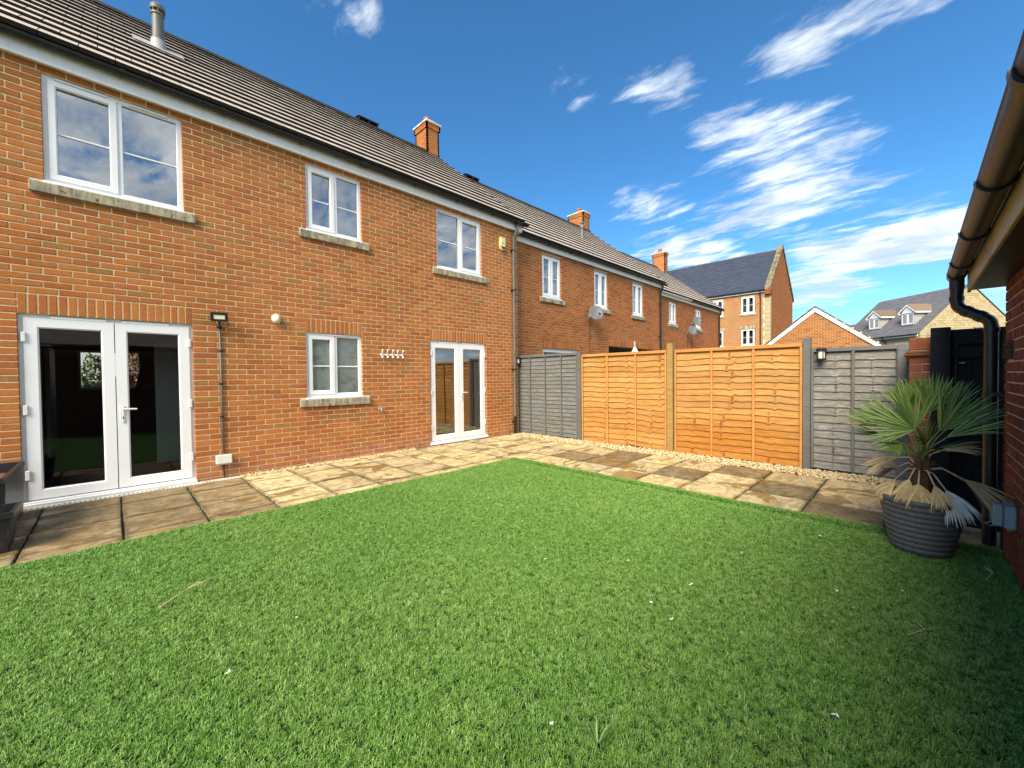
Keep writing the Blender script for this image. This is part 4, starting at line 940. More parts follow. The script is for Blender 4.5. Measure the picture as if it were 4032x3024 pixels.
for a in TW: window(th, MT, *a, (1, 1), gm='glass', bar=.5)
for a in LT:
    mb = MB(); wbox(mb, MT, a[0], a[1], -.01, .08, a[2]+.005, a[3]); mb.build('lintel', 'sill_stone', th)
z = -.05; i = 0
while z < 7.2:                                              # quoins
    mb = MB(); wbox(mb, MT, -yr0-(.44 if i % 2 else .36), -yr0+.02, -.02, .2, z+.006, z+.295, .01); mb.build('quoin', 'stone', th); z += .3; i += 1
# gable end facing -Y
XR = XT+3.62; XB = XT+7.24; ZE, ZR = 7.36, 10.95
gb = MB(); gb.add([(XT+.01, yr0+.0075, -.08), (XB, yr0+.0075, -.08), (XB, yr0+.0075, ZE), (XR, yr0+.0075, ZR), (XT+.01, yr0+.0075, ZE)], [(0, 1, 2, 3, 4)]); gw = gb.build('gable_wall', 'mortar_far', th)
items = []
for q in bond(XT+.03, XB, -.05, 10.9, []):
    zc = q[3]
    lim = 9e9 if zc <= ZE else (ZR-zc)/(ZR-ZE)*3.62
    a, b = max(q[0], XR-lim), min(q[1], XR+lim)
    if b-a > .03: items.append((a, b, q[2], q[3]))
pieces(gw, 'brick', 'bricks', items, 'brick_far', wallM(yr0), 300, random.Random(32))
# slate roof facing -X
sl = Vector((XR-(XT-.25), 0, ZR-ZE+.02)); nn = Vector((-sl.z, 0, sl.x)).normalized(); sdn = sl.normalized(); Ls = sl.length
dk = MB(); dk.prism([(XT-.25, yr0+.1, ZE-.02), (XT-.25, yr1, ZE-.02), (XR, yr1, ZR), (XR, yr0+.1, ZR)], nn*.03); dk.prism([(XB+.2, yr0+.1, ZE-.02), (XB+.2, yr1, ZE-.02), (XR, yr1, ZR), (XR, yr0+.1, ZR)], (0, 0, .03)); tr = dk.build('roof', 'slate_blue', th)
def slates(parent, O, ud, sd_, nn, W_, L_, w_, e, m_, limit, seed, name='slate', plural='slates', th_=.012, clip=None):
    rg = random.Random(seed); rows = int(L_/e); its = []
    for r_ in range(rows):
        u = -(w_/2 if r_ % 2 else 0)
        while u < W_-.02:
            a, b = max(0, u), min(W_, u+w_); u += w_
            if b-a > .03 and (clip is None or clip((a+b)/2, (r_+.5)*e)): its.append((a, b, r_*e))
    def P3(a, s_, h): return O+ud*a+sd_*s_+nn*h
    def rank(t_):
        p, q = px(P3(t_[0], t_[2], 0)), px(P3(t_[1], t_[2]+e, 0)); return 0 if not (0 < p[0] < 1024 and 0 < p[1] < 768) else abs(p[0]-q[0])*abs(p[1]-q[1])
    its.sort(key=rank, reverse=True); rest = MB()
    for i, (a, b, s0) in enumerate(its):
        j = rg.uniform(-.002, .004)
        v = [P3(a+.004, s0, th_+.014+j), P3(b-.004, s0, th_+.014+j), P3(b-.004, s0+e*1.1, .008), P3(a+.004, s0+e*1.1, .008), P3(a+.004, s0, .002), P3(b-.004, s0, .002)]
        F = [(0, 1, 2, 3), (4, 5, 1, 0), (4, 0, 3), (5, 2, 1)]
        if i < limit and rank((a, b, s0)) > 0: MB().add(v, F).build(name, m_, parent)
        else: rest.add(v, F, rg.uniform(.01, 1))
    if rest.v: rest.build(plural, m_, parent, kind='stuff')
slates(tr, Vector((XT-.25, yr0+.12, ZE-.02))+nn*.03, Vector((0, 1, 0)), sdn, nn, yr1-yr0-.12, Ls, .50, .22, 'slate_blue', 300, 41)
mb = MB(); mb.prism([(XR-.16, yr0+.1, ZR-.10), (XR, yr0+.1, ZR+.06), (XR+.16, yr0+.1, ZR-.10)], (0, yr1-yr0-.1, 0)); mb.build('ridge', 'coping', tr)
for (xa, za, xb, zb) in ((XT-.3, ZE-.02, XR, ZR+.08), (XB+.3, ZE-.02, XR, ZR+.08)):
    n = 9
    for i in range(n):
        p = Vector((xa+(xb-xa)*i/n, 0, za+(zb-za)*i/n)); q = Vector((xa+(xb-xa)*(i+.985)/n, 0, za+(zb-za)*(i+.985)/n)); up_ = Vector((0, 0, .22))
        MB().prism([p+Vector((0, yr0-.06, 0)), q+Vector((0, yr0-.06, 0)), q+Vector((0, yr0-.06, 0))+up_, p+Vector((0, yr0-.06, 0))+up_], (0, .34, 0)).build('coping_stone', 'coping', tr)
MB().cbox((XT-.30, yr0-.07, ZE-.38), (XT+.25, yr0+.30, ZE-.03), .02).build('kneeler', 'brick_tower', th)
mb = MB(); mb.cbox((XT-.14, yr0+.32, ZE-.16), (XT-.11, yr1, ZE-.03), .004); mb.box((XT-.109, yr0+.32, ZE-.15), (XT+.01, yr1, ZE-.14)); mb.build('fascia', 'fascia', th)
mb = MB(); mb.tube([(XT-.2, yr0+.32, ZE-.03), (XT-.2, yr1, ZE-.03)], .055, 8); mb.build('gutter', 'black_plastic', th)
mb = MB(); mb.tube([(XT-.2, yr0+.60, ZE-.05), (XT-.2, yr0+.60, ZE-.2), (XT-.06, yr0+.60, ZE-.45), (XT-.06, yr0+.60, 0)], .04, 8); mb.build('downpipe', 'black_plastic', th)
MB().box((XT+.45, yr0+.3, -.05), (XT+.5, yr1, 7.3)).build('partition_wall', 'dim_plaster', th)
MB().box((XB-.3, yr0+.02, -.08), (XB-.01, yr1, 7.3)).build('rear_wall', 'mortar_far', th)

# gable-ended double garage beyond the fence
XG = 25.5; yg = 3.64; hw = 2.72; ze, zr = 2.28, 4.52; MG = wallX(XG)
ga = thing('gabled_garage', (XG, yg, 0), 'low brick garage behind the fence with white bargeboards on its gable', 'garage')
mb = MB(); mb.add([(XG+.0075, yg-hw, -.08), (XG+.0075, yg+hw, -.08), (XG+.0075, yg+hw, ze), (XG+.0075, yg, zr), (XG+.0075, yg-hw, ze)], [(0, 1, 2, 3, 4)])
for s_ in (-1, 1): mb.quad((XG+.0075, yg+s_*hw, -.08), (XG+6, yg+s_*hw, -.08), (XG+6, yg+s_*hw, ze), (XG+.0075, yg+s_*hw, ze))
gw = mb.build('wall', 'mortar_far', ga)
items = []
for q in bond(-yg-hw, -yg+hw, -.05, 4.45, []):
    lim = 9e9 if q[3] < ze else (zr-q[3])/(zr-ze)*hw
    a, b = max(q[0], -yg-lim), min(q[1], -yg+lim)
    if b-a > .03: items.append((a, b, q[2], q[3]))
pieces(gw, 'brick', 'bricks', items, 'brick_tower', MG, 300, random.Random(51))
for s_ in (-1, 1):
    a = Vector((0, yg+s_*(hw+.32), ze-.26)); b = Vector((0, yg, zr+.0)); u_ = Vector((0, 0, .21))
    MB().prism([a+Vector((XG-.06, 0, 0)), b+Vector((XG-.06, 0, 0)), b+Vector((XG-.06, 0, 0))+u_, a+Vector((XG-.06, 0, 0))+u_], (.05, 0, 0)).build('bargeboard', 'fascia', ga)
    rr_ = MB(); dlt = Vector((0, 0, .212)); rr_.prism([a+dlt+Vector((XG-.05, 0, 0)), b+dlt+Vector((XG-.05, 0, 0)), b+dlt+Vector((XG+6, 0, 0)), a+dlt+Vector((XG+6, 0, 0))], (0, 0, .04)); gr = rr_.build('roof', 'roof_brown', ga)
    n = 10
    for i in range(n):
        p = a+(b-a)*(i/n)+dlt+Vector((XG-.10, 0, .03)); q = a+(b-a)*((i+1.04)/n)+dlt+Vector((XG-.10, 0, .03))
        MB().prism([p+Vector((0, 0, .045)), q+Vector((0, 0, .012)), q+Vector((0, 0, .045)), p+Vector((0, 0, .085))], (.34, 0, 0)).build('verge_tile', 'roof_brown', gr)
        if s_ == -1 and i < 8: MB().prism([p+Vector((-.004, 0, -.02)), p+(q-p)*.22+Vector((-.004, 0, -.02)), p+(q-p)*.22+Vector((-.004, 0, .05)), p+Vector((-.004, 0, .05))], (.02, 0, 0)).build('verge_clip', 'cap_stone', gr)

# stone house with dormers, laid out along the line of sight
Fh = Vector((math.cos(YAW), math.sin(YAW), 0)); Rh = Vector((math.sin(YAW), -math.cos(YAW), 0))
def FR(f_, r_, z_): return Fh*f_+Rh*r_+Vector((0, 0, z_))
st = thing('stone_house', FR(36, 37, 0), 'yellow stone house with grey slate roof and two white dormers', 'house')
f0, f1, r0, rm, r1 = 33., 41.0, 33.55, 37.65, 41.75; ze, zr = 4.72, 8.55
mb = MB(); mb.add([FR(f0, r0, -.08), FR(f0, r1, -.08), FR(f0, r1, ze), FR(f0, rm, zr), FR(f0, r0, ze)], [(0, 1, 2, 3, 4)]); mb.quad(FR(f0, r0, -.08), FR(f1, r0, -.08), FR(f1, r0, ze), FR(f0, r0, ze)); mb.quad(FR(f1, r0, -.08), FR(f1, r1, -.08), FR(f1, r1, ze), FR(f1, r0, ze)); mb.quad(FR(f0, r1, -.08), FR(f1, r1, -.08), FR(f1, r1, ze), FR(f0, r1, ze))
wl = mb.build('wall', 'stone', st)
mb = MB(); rg = random.Random(61); zc = 0.
while zc < zr-.2:
    lim0, lim1 = (r0, r1) if zc+.2 < ze else (r0+(zc+.2-ze)/(zr-ze)*4.1, r1-(zc+.2-ze)/(zr-ze)*4.1); u = lim0
    while u < lim1-.05:
        L = rg.uniform(.25, .6); b = min(u+L, lim1); o_ = rg.uniform(.012, .04)
        mb.prism([FR(f0-o_, u+.008, zc+.008), FR(f0-o_, b-.008, zc+.008), FR(f0-o_, b-.008, zc+.192), FR(f0-o_, u+.008, zc+.192)], Fh*.05, rg.uniform(.01, 1)); u = b
    zc += .2
zc = 0.
while zc < ze-.25:
    u = f0
    while u < f1-.05:
        b = min(u+rg.uniform(.25, .6), f1); o_ = rg.uniform(.008, .03)
        if not any(abs((u+b)/2-fq) < .55 and zc > 2.3 for fq in (34.6, 37.0, 39.6)):
            mb.prism([FR(u+.008, r0-o_, zc+.008), FR(b-.008, r0-o_, zc+.008), FR(b-.008, r0-o_, zc+.192), FR(u+.008, r0-o_, zc+.192)], Rh*.05, rg.uniform(.01, 1))
        u = b
    zc += .2
mb.build('stones', 'stone', wl, kind='stuff')
MF = Matrix((( -Fh.x, Rh.x, 0, 0), (-Fh.y, Rh.y, 0, 0), (0, 0, 1, 0), (0, 0, 0, 1)))    # wall space on the long side: u = -F, depth = R
MF.translation = Rh*(r0-.0)
for fq in (34.6, 37.0, 39.6): window(st, MF, -fq-.45, -fq+.45, 2.5, 3.75, (1, 1), bar=.5, gm='glass', sillh=0); mb = MB(); wbox(mb, MF, -fq-.55, -fq+.55, -.03, .05, 3.76, 3.95); mb.build('lintel', 'cap_stone', st)
sv = FR(0, rm-r0+.3, zr-ze+.28)-FR(0, 0, 0); sdir = sv.normalized(); nrm = (-Rh*sdir.z+Vector((0, 0, 1))*sdir.dot(Rh)).normalized()
mb = MB(); a = FR(f0+.02, r0-.3, ze-.28); b = FR(f1+.1, r0-.3, ze-.28); mb.prism([a, b, FR(f1+.1, rm, zr), FR(f0+.02, rm, zr)], nrm*.05); mb.prism([FR(f0-.1, r1+.3, ze-.28), FR(f1+.1, r1+.3, ze-.28), FR(f1+.1, rm, zr), FR(f0-.1, rm, zr)], Vector((0, 0, .05))); sr = mb.build('roof', 'slate_grey', st)
slates(sr, a+nrm*.055, Fh, sdir, nrm, f1-f0+.08, sv.length, .42, .26, 'slate_grey', 250, 62)
mb = MB(); mb.prism([FR(f0-.1, r0-.34, ze-.20), FR(f0-.1, r0-.30, ze-.20), FR(f0-.1, r0-.30, ze-.36), FR(f0-.1, r0-.34, ze-.36)], Fh*(f1-f0+.2)); mb.build('fascia', 'fascia', st)
mb = MB(); mb.tube([FR(f0-.1, r0-.40, ze-.2), FR(f1+.1, r0-.40, ze-.2)], .06, 8); mb.tube([FR(36, r0-.40, ze-.25), FR(36, r0-.06, ze-.7), FR(36, r0-.06, 0)], .045, 8); mb.build('gutter', 'black_plastic', st)
for fq in (34.7, 37.9):
    dz0, dz1, dzr, hwid = 5.46, 6.48, 7.02, .62; rf_ = r0+.62
    mb = MB(); mb.prism([FR(fq-hwid+.04, rf_, dz0), FR(fq+hwid-.04, rf_, dz0), FR(fq+hwid-.04, rf_, dz1), FR(fq, rf_, dzr-.05), FR(fq-hwid+.04, rf_, dz1)], Rh*2.2); dm = mb.build('dormer', 'lead', st)
    Md = MF.copy(); Md.translation = Rh*(rf_-.045)
    window(dm, Md, -fq-hwid+.06, -fq+hwid-.06, dz0+.03, dz1-.03, (1, 1), bar=.5, gm='glass', sillh=0)
    for s_ in (-1, 1):
        p0 = FR(fq+s_*(hwid+.18), rf_-.12, dz1-.06); p1 = FR(fq, rf_-.12, dzr+.06)
        MB().prism([p0, p1, p1+Vector((0, 0, .14)), p0+Vector((0, 0, .14))], Rh*.05).build('bargeboard', 'fascia', dm)
        MB().prism([p0+Vector((0, 0, .142)), p1+Vector((0, 0, .142)), p1+Vector((0, 0, .20)), p0+Vector((0, 0, .20))], Rh*2.0).build('dormer_roof', 'roof_brown', dm)
        MB().prism([p0+Vector((0, 0, -.0)), p0+Fh*(-s_*.10)+Vector((0, 0, 0)), p0+Fh*(-s_*.10)+Vector((0, 0, .13)), p0+Vector((0, 0, .13))], Rh*1.5).build('dormer_fascia', 'fascia', dm)
    MB().prism([FR(fq-hwid+.05, rf_-.05, dz1-.02), FR(fq+hwid-.05, rf_-.05, dz1-.02), FR(fq, rf_-.05, dzr+.06)], Rh*.04).build('dormer_gable', 'fascia', dm)
# its lower wing, and two far roofs
wg = thing('stone_wing', FR(33, 44, 0), 'low pale wing with grey roof beside the yellow stone house', 'building')
mb = MB(); mb.prism([FR(30.5, 38.2, -.08), FR(36, 38.2, -.08), FR(36, 38.2, 3.1), FR(30.5, 38.2, 3.1)], Rh*9); mb.build('wall', 'render_white', wg)
mb = MB(); mb.prism([FR(30.0, 37.9, 3.105), FR(36.4, 37.9, 3.105), FR(33.2, 37.9, 5.2)], Rh*9.5); mb.build('roof', 'slate_grey', wg)
fh = thing('far_house', FR(62, 47.5, 0), 'distant low brick house with brown gable roof beside the slate roofs', 'house')
mb = MB(); mb.prism([FR(60, 45, -.08), FR(60, 50.4, -.08), FR(60, 50.4, 6.0), FR(60, 47.7, 8.0), FR(60, 45, 6.0)], Fh*8); mb.build('wall', 'brick_far', fh)
for s_ in (-1, 1): MB().prism([FR(59.8, 47.7, 8.0), FR(59.8, 47.7+s_*3.1, 5.75), FR(59.8, 47.7+s_*3.1, 5.95), FR(59.8, 47.7, 8.22)], Fh*8.4).build('roof', 'roof_brown', fh)
lh = thing('low_house', FR(43, 40, 0), 'low slate-roofed house adjoining the far end of the yellow stone house', 'house')
mb = MB(); mb.prism([FR(41.3, 34.6, -.08), FR(48, 34.6, -.08), FR(48, 34.6, 3.9), FR(41.3, 34.6, 3.9)], Rh*6); mb.build('wall', 'stone', lh)
mb = MB(); mb.prism([FR(41.2, 34.3, 3.905), FR(41.2, 40.9, 3.905), FR(41.2, 37.6, 6.7)], Fh*7); lr = mb.build('roof', 'slate_grey', lh)
svl = Rh*3.3+Vector((0, 0, 2.8)); sdl = svl.normalized(); nl = (-Rh*sdl.z+Vector((0, 0, 1))*sdl.dot(Rh)).normalized()
slates(lr, FR(41.2, 34.3, 3.905)+nl*.01, Fh, sdl, nl, 7, svl.length, .42, .26, 'slate_grey', 60, 64)

# ================================================================== FENCE
def lap_panel(ya, yb, z0, z1, label, m_, bm, knots, battens, X=7.15, wave=.012, rows=17, seed=1, group=None):
    """waney-edge overlap panel in the plane X facing -X, from ya (left end) down to yb"""
    rg = random.Random(seed); p = thing('lap_fence', (X, (ya+yb)/2, z0), label, 'fence', group); W_ = ya-yb; n = 44
    top = z1-.055; h = (top-z0)/rows
    base = [rg.uniform(-1, 1) for _ in range(4)]
    for r_ in range(rows):
        zb = z0+r_*h; amp = wave*(rg.uniform(.5, 1.4)); ph = rg.uniform(-.3, .3); grp = 0 if r_ < rows*.42 else 1
        kn = knots[min(grp, len(knots)-1)]; jit_ = [rg.gauss(0, .009) for _ in range(5)]; kamp = [rg.random() < .8 for _ in range(5)]
        mb = MB(); kv = []; rkn = rg.uniform(.35, 1.)
        def edge(i):
            u = i/n*W_; e = amp*.55*math.sin(u*3.1+ph+base[grp]*3)+amp*.4*math.sin(u*7.7+base[2+grp]*4+ph)+.0015*rg.uniform(-1, 1); kk = 0.
            for q, s_ in kn:
                q = q+jit_[int(q*37) % 5]; g_ = math.exp(-((u-q*W_)/.024)**2); e -= amp*1.25*s_*g_; e += amp*.9*s_*math.exp(-((u-q*W_-.055)/.03)**2); kk = max(kk, 1.1*math.exp(-((u-q*W_)/.017)**2)*min(1, abs(s_)*rkn*1.2))
            return e, kk
        vs = []; E_ = [edge(i) for i in range(n+1)]
        for i in range(n+1):
            y = ya-i/n*W_; e, kk = E_[i]; bul = .007*kk
            vs += [(X-.030-bul+rg.uniform(-.0008, .0008), y, zb-.012+e), (X-.019-bul*.8, y, zb+h*.45), (X-.004, y, zb+h*1.22), (X-.012-bul, y, zb-.010+e)]
            kv += [kk*.8, kk, 0, kk*.8]
        F = []
        for i in range(n):
            a = i*4; b = a+4
            F += [(a, b, b+1, a+1), (a+1, b+1, b+2, a+2), (a+3, b+3, b, a), (a+2, b+2, b+3, a+3)]
        F += [(0, 1, 2, 3), (n*4, n*4+3, n*4+2, n*4+1)]
        mb.add(vs, F); mb.kn = kv; so_ = mb.build('slat', m_, p)
        if m_ == 'new_wood':
            k_ = max(0., min(1., (rows*.48-r_)/(rows*.3)))*(.9 if seed == 4 else .35); v_ = rg.uniform(.84, 1.04); so_.color = (v_*(1-.10*k_), v_*(1-.30*k_), v_*(1-.62*k_), 1)
    for i, u in enumerate((0.012, *battens, W_-.012)):
        MB().cbox((X-.056, ya-u-.017, z0-.012), (X-.0355, ya-u+.017, top-.002), .004).build('batten', bm, p)
    MB().cbox((X-.058, yb-.002, top), (X+.012, ya+.002, z1), .005).build('top_rail', bm, p)
    MB().cbox((X-.002, yb+.01, z0), (X+.016, ya-.01, top-.003), .003).build('back_frame', bm, p)
    return p
lap_panel(6.955, 5.155, .03, 1.885, 'small grey painted lap fence panel beside the house downpipe', 'grey_wood', 'grey_post', [[(.13, .4), (.62, .4)], [(.33, .5), (.85, .6)]], (.42, .89, 1.36), wave=.006, rows=20, seed=2)
lap_panel(5.03, 3.185, .015, 1.83, 'new orange wooden lap fence panel between grey post and weathered post', 'new_wood', 'batten_wood', [[(.31, 1.1), (.55, .8), (.83, 1.)], [(.28, .7), (.57, .9), (.93, 1.2)]], (.62, 1.24), seed=3, wave=.024)
lap_panel(3.03, 1.165, .02, 1.825, 'new orange wooden lap fence panel beside the worn grey panel', 'new_wood', 'batten_wood', [[(.17, .9), (.42, 1.), (.60, .5), (.78, .9)], [(.48, 1.2), (.82, .8)]], (.62, 1.24), seed=4, wave=.018)
lap_panel(1.055, .145, .04, 1.735, 'worn grey painted lap fence panel behind the potted palm', 'worn_wood', 'grey_post', [[(.27, 1.), (.75, .3)], [(.30, .9), (.72, .9)]], (.457,), wave=.006, rows=15, seed=5)
def post(y, z1, m_, label, X=7.13, w_=.095, mat_top=True):
    o = thing('fence_post', (X, y, 0), label, 'fence post'); rg = random.Random(int(y*100)); mb = MB()
    a = w_/2; zs = [-.06, .4, .9, 1.4, z1]; vs = []
    for z in zs:
        ox, oy = rg.uniform(-.002, .002), rg.uniform(-.002, .002); c = .006
        vs += [(X-a+c+ox, y-a+oy, z), (X+a-c+ox, y-a+oy, z), (X+a+ox, y-a+c+oy, z), (X+a+ox, y+a-c+oy, z), (X+a-c+ox, y+a+oy, z), (X-a+c+ox, y+a+oy, z), (X-a+ox, y+a-c+oy, z), (X-a+ox, y-a+c+oy, z)]
    n = 8; mb.add(vs, [(i*n+k, i*n+(k+1) % n, (i+1)*n+(k+1) % n, (i+1)*n+k) for i in range(len(zs)-1) for k in range(n)]+[tuple(range((len(zs)-1)*n, len(zs)*n))]); mb.build('post_shaft', m_, o)
    return o
post(7.02, 1.93, 'black_wood', 'dark fence post against the house corner behind the downpipe', 7.16, .08)
post(5.093, 1.885, 'grey_post', 'grey painted fence post between grey and orange panels near the house')
post(3.108, 1.945, 'post_wood', 'weathered wooden fence post between the two orange panels', 7.12, .108)
post(1.11, 1.893, 'grey_post', 'tall grey painted fence post between orange panel and worn grey panel', 7.12, .09)
post(.105, 1.735, 'grey_post', 'short grey painted fence post at the brick pier', 7.15, .125)
def fence_lamp(x, y, z, label, k=1.4):
    o = thing('fence_lamp', (x, y, z), label, 'lamp')
    smooth_by_angle(MB().lathe((x, y, z), [(0, 0), (.040*k, .0), (.042*k, .012*k), (.034*k, .016*k)], 18).build('lamp_base', 'black_plastic', o))
    MB().lathe((x, y, z+.0165*k), [(.026*k, 0), (.028*k, .03*k), (.026*k, .075*k)], 18).build('lamp_glass', 'lens', o, smooth=True)
    for q in range(4): a = q*1.571+.5; MB().tube([(x+.036*k*math.cos(a), y+.036*k*math.sin(a), z+.012*k), (x+.036*k*math.cos(a), y+.036*k*math.sin(a), z+.095*k)], .006, 6).build('cage_bar', 'black_plastic', o)
    smooth_by_angle(MB().lathe((x, y, z+.0925*k), [(.030*k, 0), (.046*k, .002), (.046*k, .018*k), (.035*k, .024*k), (0, .026*k)], 18).build('lamp_cap', 'black_plastic', o))
    MB().cbox((x+.03, y-.02, z+.02), (7.094, y+.02, z+.12), .004).build('wall_bracket', 'black_plastic', o)
fence_lamp(7.03, 6.86, 1.68, 'small black lantern on the grey fence panel beside the house downpipe')
fence_lamp(7.02, .93, 1.565, 'small black solar lantern on the worn grey fence panel')
pr_ = thing('parasol', (9.5, 5.08, 0), 'closed white parasol tip showing above the orange fence', 'parasol')
MB().lathe((9.5, 5.08, 0), [(.24, -.07), (.24, .06), (.03, .08), (.024, .1), (.024, 2.24), (.0, 2.25)], 12).build('pole', 'metal_grey', pr_, smooth=True)
mb = MB(); n = 12; vs = []
for z, r_ in ((2.09, .03), (1.99, .085), (1.6, .17), (1.1, .19), (.9, .15)):
    vs += [(9.5+r_*(1 if k % 2 else .62)*math.cos(2*math.pi*k/n), 5.08+r_*(1 if k % 2 else .62)*math.sin(2*math.pi*k/n), z) for k in range(n)]
mb.add(vs, [(i*n+k, i*n+(k+1) % n, (i+1)*n+(k+1) % n, (i+1)*n+k) for i in range(4) for k in range(n)]); mb.build('canopy', 'canvas', pr_)

# ================================================================== PIER, GATE
XP, yp0, yp1 = 5.42, -.175, .045
pw = thing('brick_pier', (6.2, -.06, 0), 'old red brick wall end with tile creasing beside the black gate', 'wall')
mb = MB(); mb.box((XP+.008, yp0+.008, -.07), (7.10, yp1-.008, 1.70)); mb.build('core', 'mortar_pale', pw)
it = bond(-yp1, -yp0, -.04, -.04+21*.075, [], .11+.045); pieces(pw, 'brick', 'bricks', it, 'brick_old', wallX(XP), 300, random.Random(71))
it = bond(XP, 7.10, -.04, -.04+21*.075, [], .05); pieces(pw, 'brick', 'bricks', it, 'brick_old', wallM(yp1, -1), 300, random.Random(72))
for k in range(2): MB().cbox((XP-.035+.01*k, yp0-.03, 1.537+.024*k), (7.1, yp1+.035-.01*k, 1.558+.024*k), .004).build('creasing_tile', 'brick_old', pw)
u = XP
while u < 7.05: MB().cbox((u, yp0, 1.592), (u+.066, yp1, 1.705), .005).build('coping_brick', 'brick_old', pw); u += .075
gp = thing('gate_post', (5.28, -.16, 0), 'flaking black timber post at the end of the brick pier', 'post')
MB().cbox((5.20, -.215, -.05), (5.283, -.092, 1.775), .006).build('post_shaft', 'black_wood', gp)
mb = MB(); mb.tube([(5.215, -.086, 1.71), (5.20, -.072, 1.725), (5.19, -.066, 1.705), (5.20, -.075, 1.69), (5.215, -.088, 1.695)], .003, 6); mb.build('wire_loop', 'metal_grey', gp)
gg = thing('garden_gate', (5.28, -.35, 0), 'black painted board gate between the post and the garage corner', 'gate')
for i in range(7): MB().cbox((5.285, -.150-.098*(i+1), .02), (5.300, -.150-.098*i-.0005, 1.755), .003).build('board', 'black_wood', gg)
for z in (.28, 1.50): MB().cbox((5.245, -.90, z), (5.2845, -.224, z+.095), .004).build('rail', 'black_wood', gg)
MB().cbox((5.238, -.90, 1.62), (5.2845, -.224, 1.745), .004).build('top_board', 'black_wood', gg)
mb = MB(); mb.tube([(5.25, -.27, 1.46), (5.22, -.28, 1.455), (5.215, -.30, 1.46)], .006, 6); mb.build('latch', 'metal_grey', gg)

# ================================================================== GARAGE BESIDE THE CAMERA
YG, XE = -.475, 4.78; MGa = wallM(YG, -1)
gr = thing('brick_garage', (1, -1.5, 0), 'dark red brick garage with low black gutter at the garden edge', 'garage')
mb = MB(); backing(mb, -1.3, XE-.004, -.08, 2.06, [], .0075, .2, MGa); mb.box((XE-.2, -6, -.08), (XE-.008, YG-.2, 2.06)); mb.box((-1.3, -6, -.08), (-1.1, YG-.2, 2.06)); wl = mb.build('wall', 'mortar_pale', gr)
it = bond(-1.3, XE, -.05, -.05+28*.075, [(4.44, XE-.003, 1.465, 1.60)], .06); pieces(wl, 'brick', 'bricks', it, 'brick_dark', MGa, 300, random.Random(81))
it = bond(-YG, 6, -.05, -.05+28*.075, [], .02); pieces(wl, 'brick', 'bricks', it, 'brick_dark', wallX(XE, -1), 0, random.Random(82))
MB().box((-1.3, YG-.02, 2.045), (4.98, -.315, 2.055)).build('soffit', 'brown_plastic', gr)
mat('brown_fascia', lambda t: {'Base Color': t.mix(t.mr(t.noise(t.mapping(t.pos(), (1, 4, 4)), 3, 4), .4, .7), (.40, .30, .17), (.24, .17, .09)), 'Roughness': .5})
MB().cbox((-1.3, -.3145, 2.03), (5.0, -.2945, 2.21), .004).build('fascia', 'brown_fascia', gr)
mb = MB(); mb.prism([(-1.4, -.26, 2.225), (5.02, -.26, 2.225), (5.02, -3.4, 3.9), (-1.4, -3.4, 3.9)], (0, .02, .04)); mb.prism([(-1.4, -6.6, 2.2), (5.02, -6.6, 2.2), (5.02, -3.4, 3.9), (-1.4, -3.4, 3.9)], (0, -.02, .04)); gro = mb.build('roof', 'roof_tile', gr)
gut4, gc4 = gutter(gr, -1.3, 5.03, -.2995, 2.195, r=.053, m_='brown_plastic', brackets=.9, s=1)
mb = MB(); mb.tube([(4.90, gc4[0], gc4[1]-.012), (5.04, gc4[0], gc4[1]-.010)], .058, 16); mb.tube([(4.95, gc4[0], gc4[1]-.05), (4.95, gc4[0], gc4[1]-.13)], .044, 14); smooth_by_angle(mb.build('gutter_outlet', 'black_plastic', gut4))
downpipe(gr, [(4.95, gc4[0], 2.12), (4.95, gc4[0], 1.91), (4.87, YG+.06, 1.78), (4.87, YG+.06, .02)], .040, 'black_plastic', (1.2, .4), YG)
MB().cbox((4.79, -.50, -.02), (4.86, -.47, 1.72), .004).build('corner_strip', 'black_wood', gr)
vb = thing('wall_vent', (4.6, YG, 1.5), 'small black vent box on the garage brickwork near its corner', 'vent')
MB().cbox((4.445, YG-.03, 1.468), (XE-.006, YG+.012, 1.597), .004).build('vent_body', 'black_plastic', vb)
for k in range(4): MB().cbox((4.46, YG+.0125, 1.482+.028*k), (XE-.02, YG+.018, 1.497+.028*k), .002).build('louvre', 'black_plastic', vb)
sk = thing('outdoor_socket', (4.2, YG, .33), 'grey weatherproof socket on the garage wall beside the palm pot', 'socket box')
MB().cbox((4.17, YG+.0005, .335), (4.33, YG+.055, .485), .008).build('socket_body', 'grey_plastic', sk)
MB().cbox((4.165, YG+.0555, .345), (4.335, YG+.105, .49), .010).build('socket_lid', 'grey_plastic', sk)
MB().lathe((4.25, YG+.02, .31), [(.014, 0), (.014, .026)], 10).build('cable_gland', 'grey_plastic', sk)
mb = MB(); mb.tube([(4.30, YG+.05, .34), (4.34, YG+.10, .30), (4.30, YG+.13, .32), (4.33, YG+.06, .36)], .006, 6); mb.build('cover_clip', 'grey_plastic', sk)

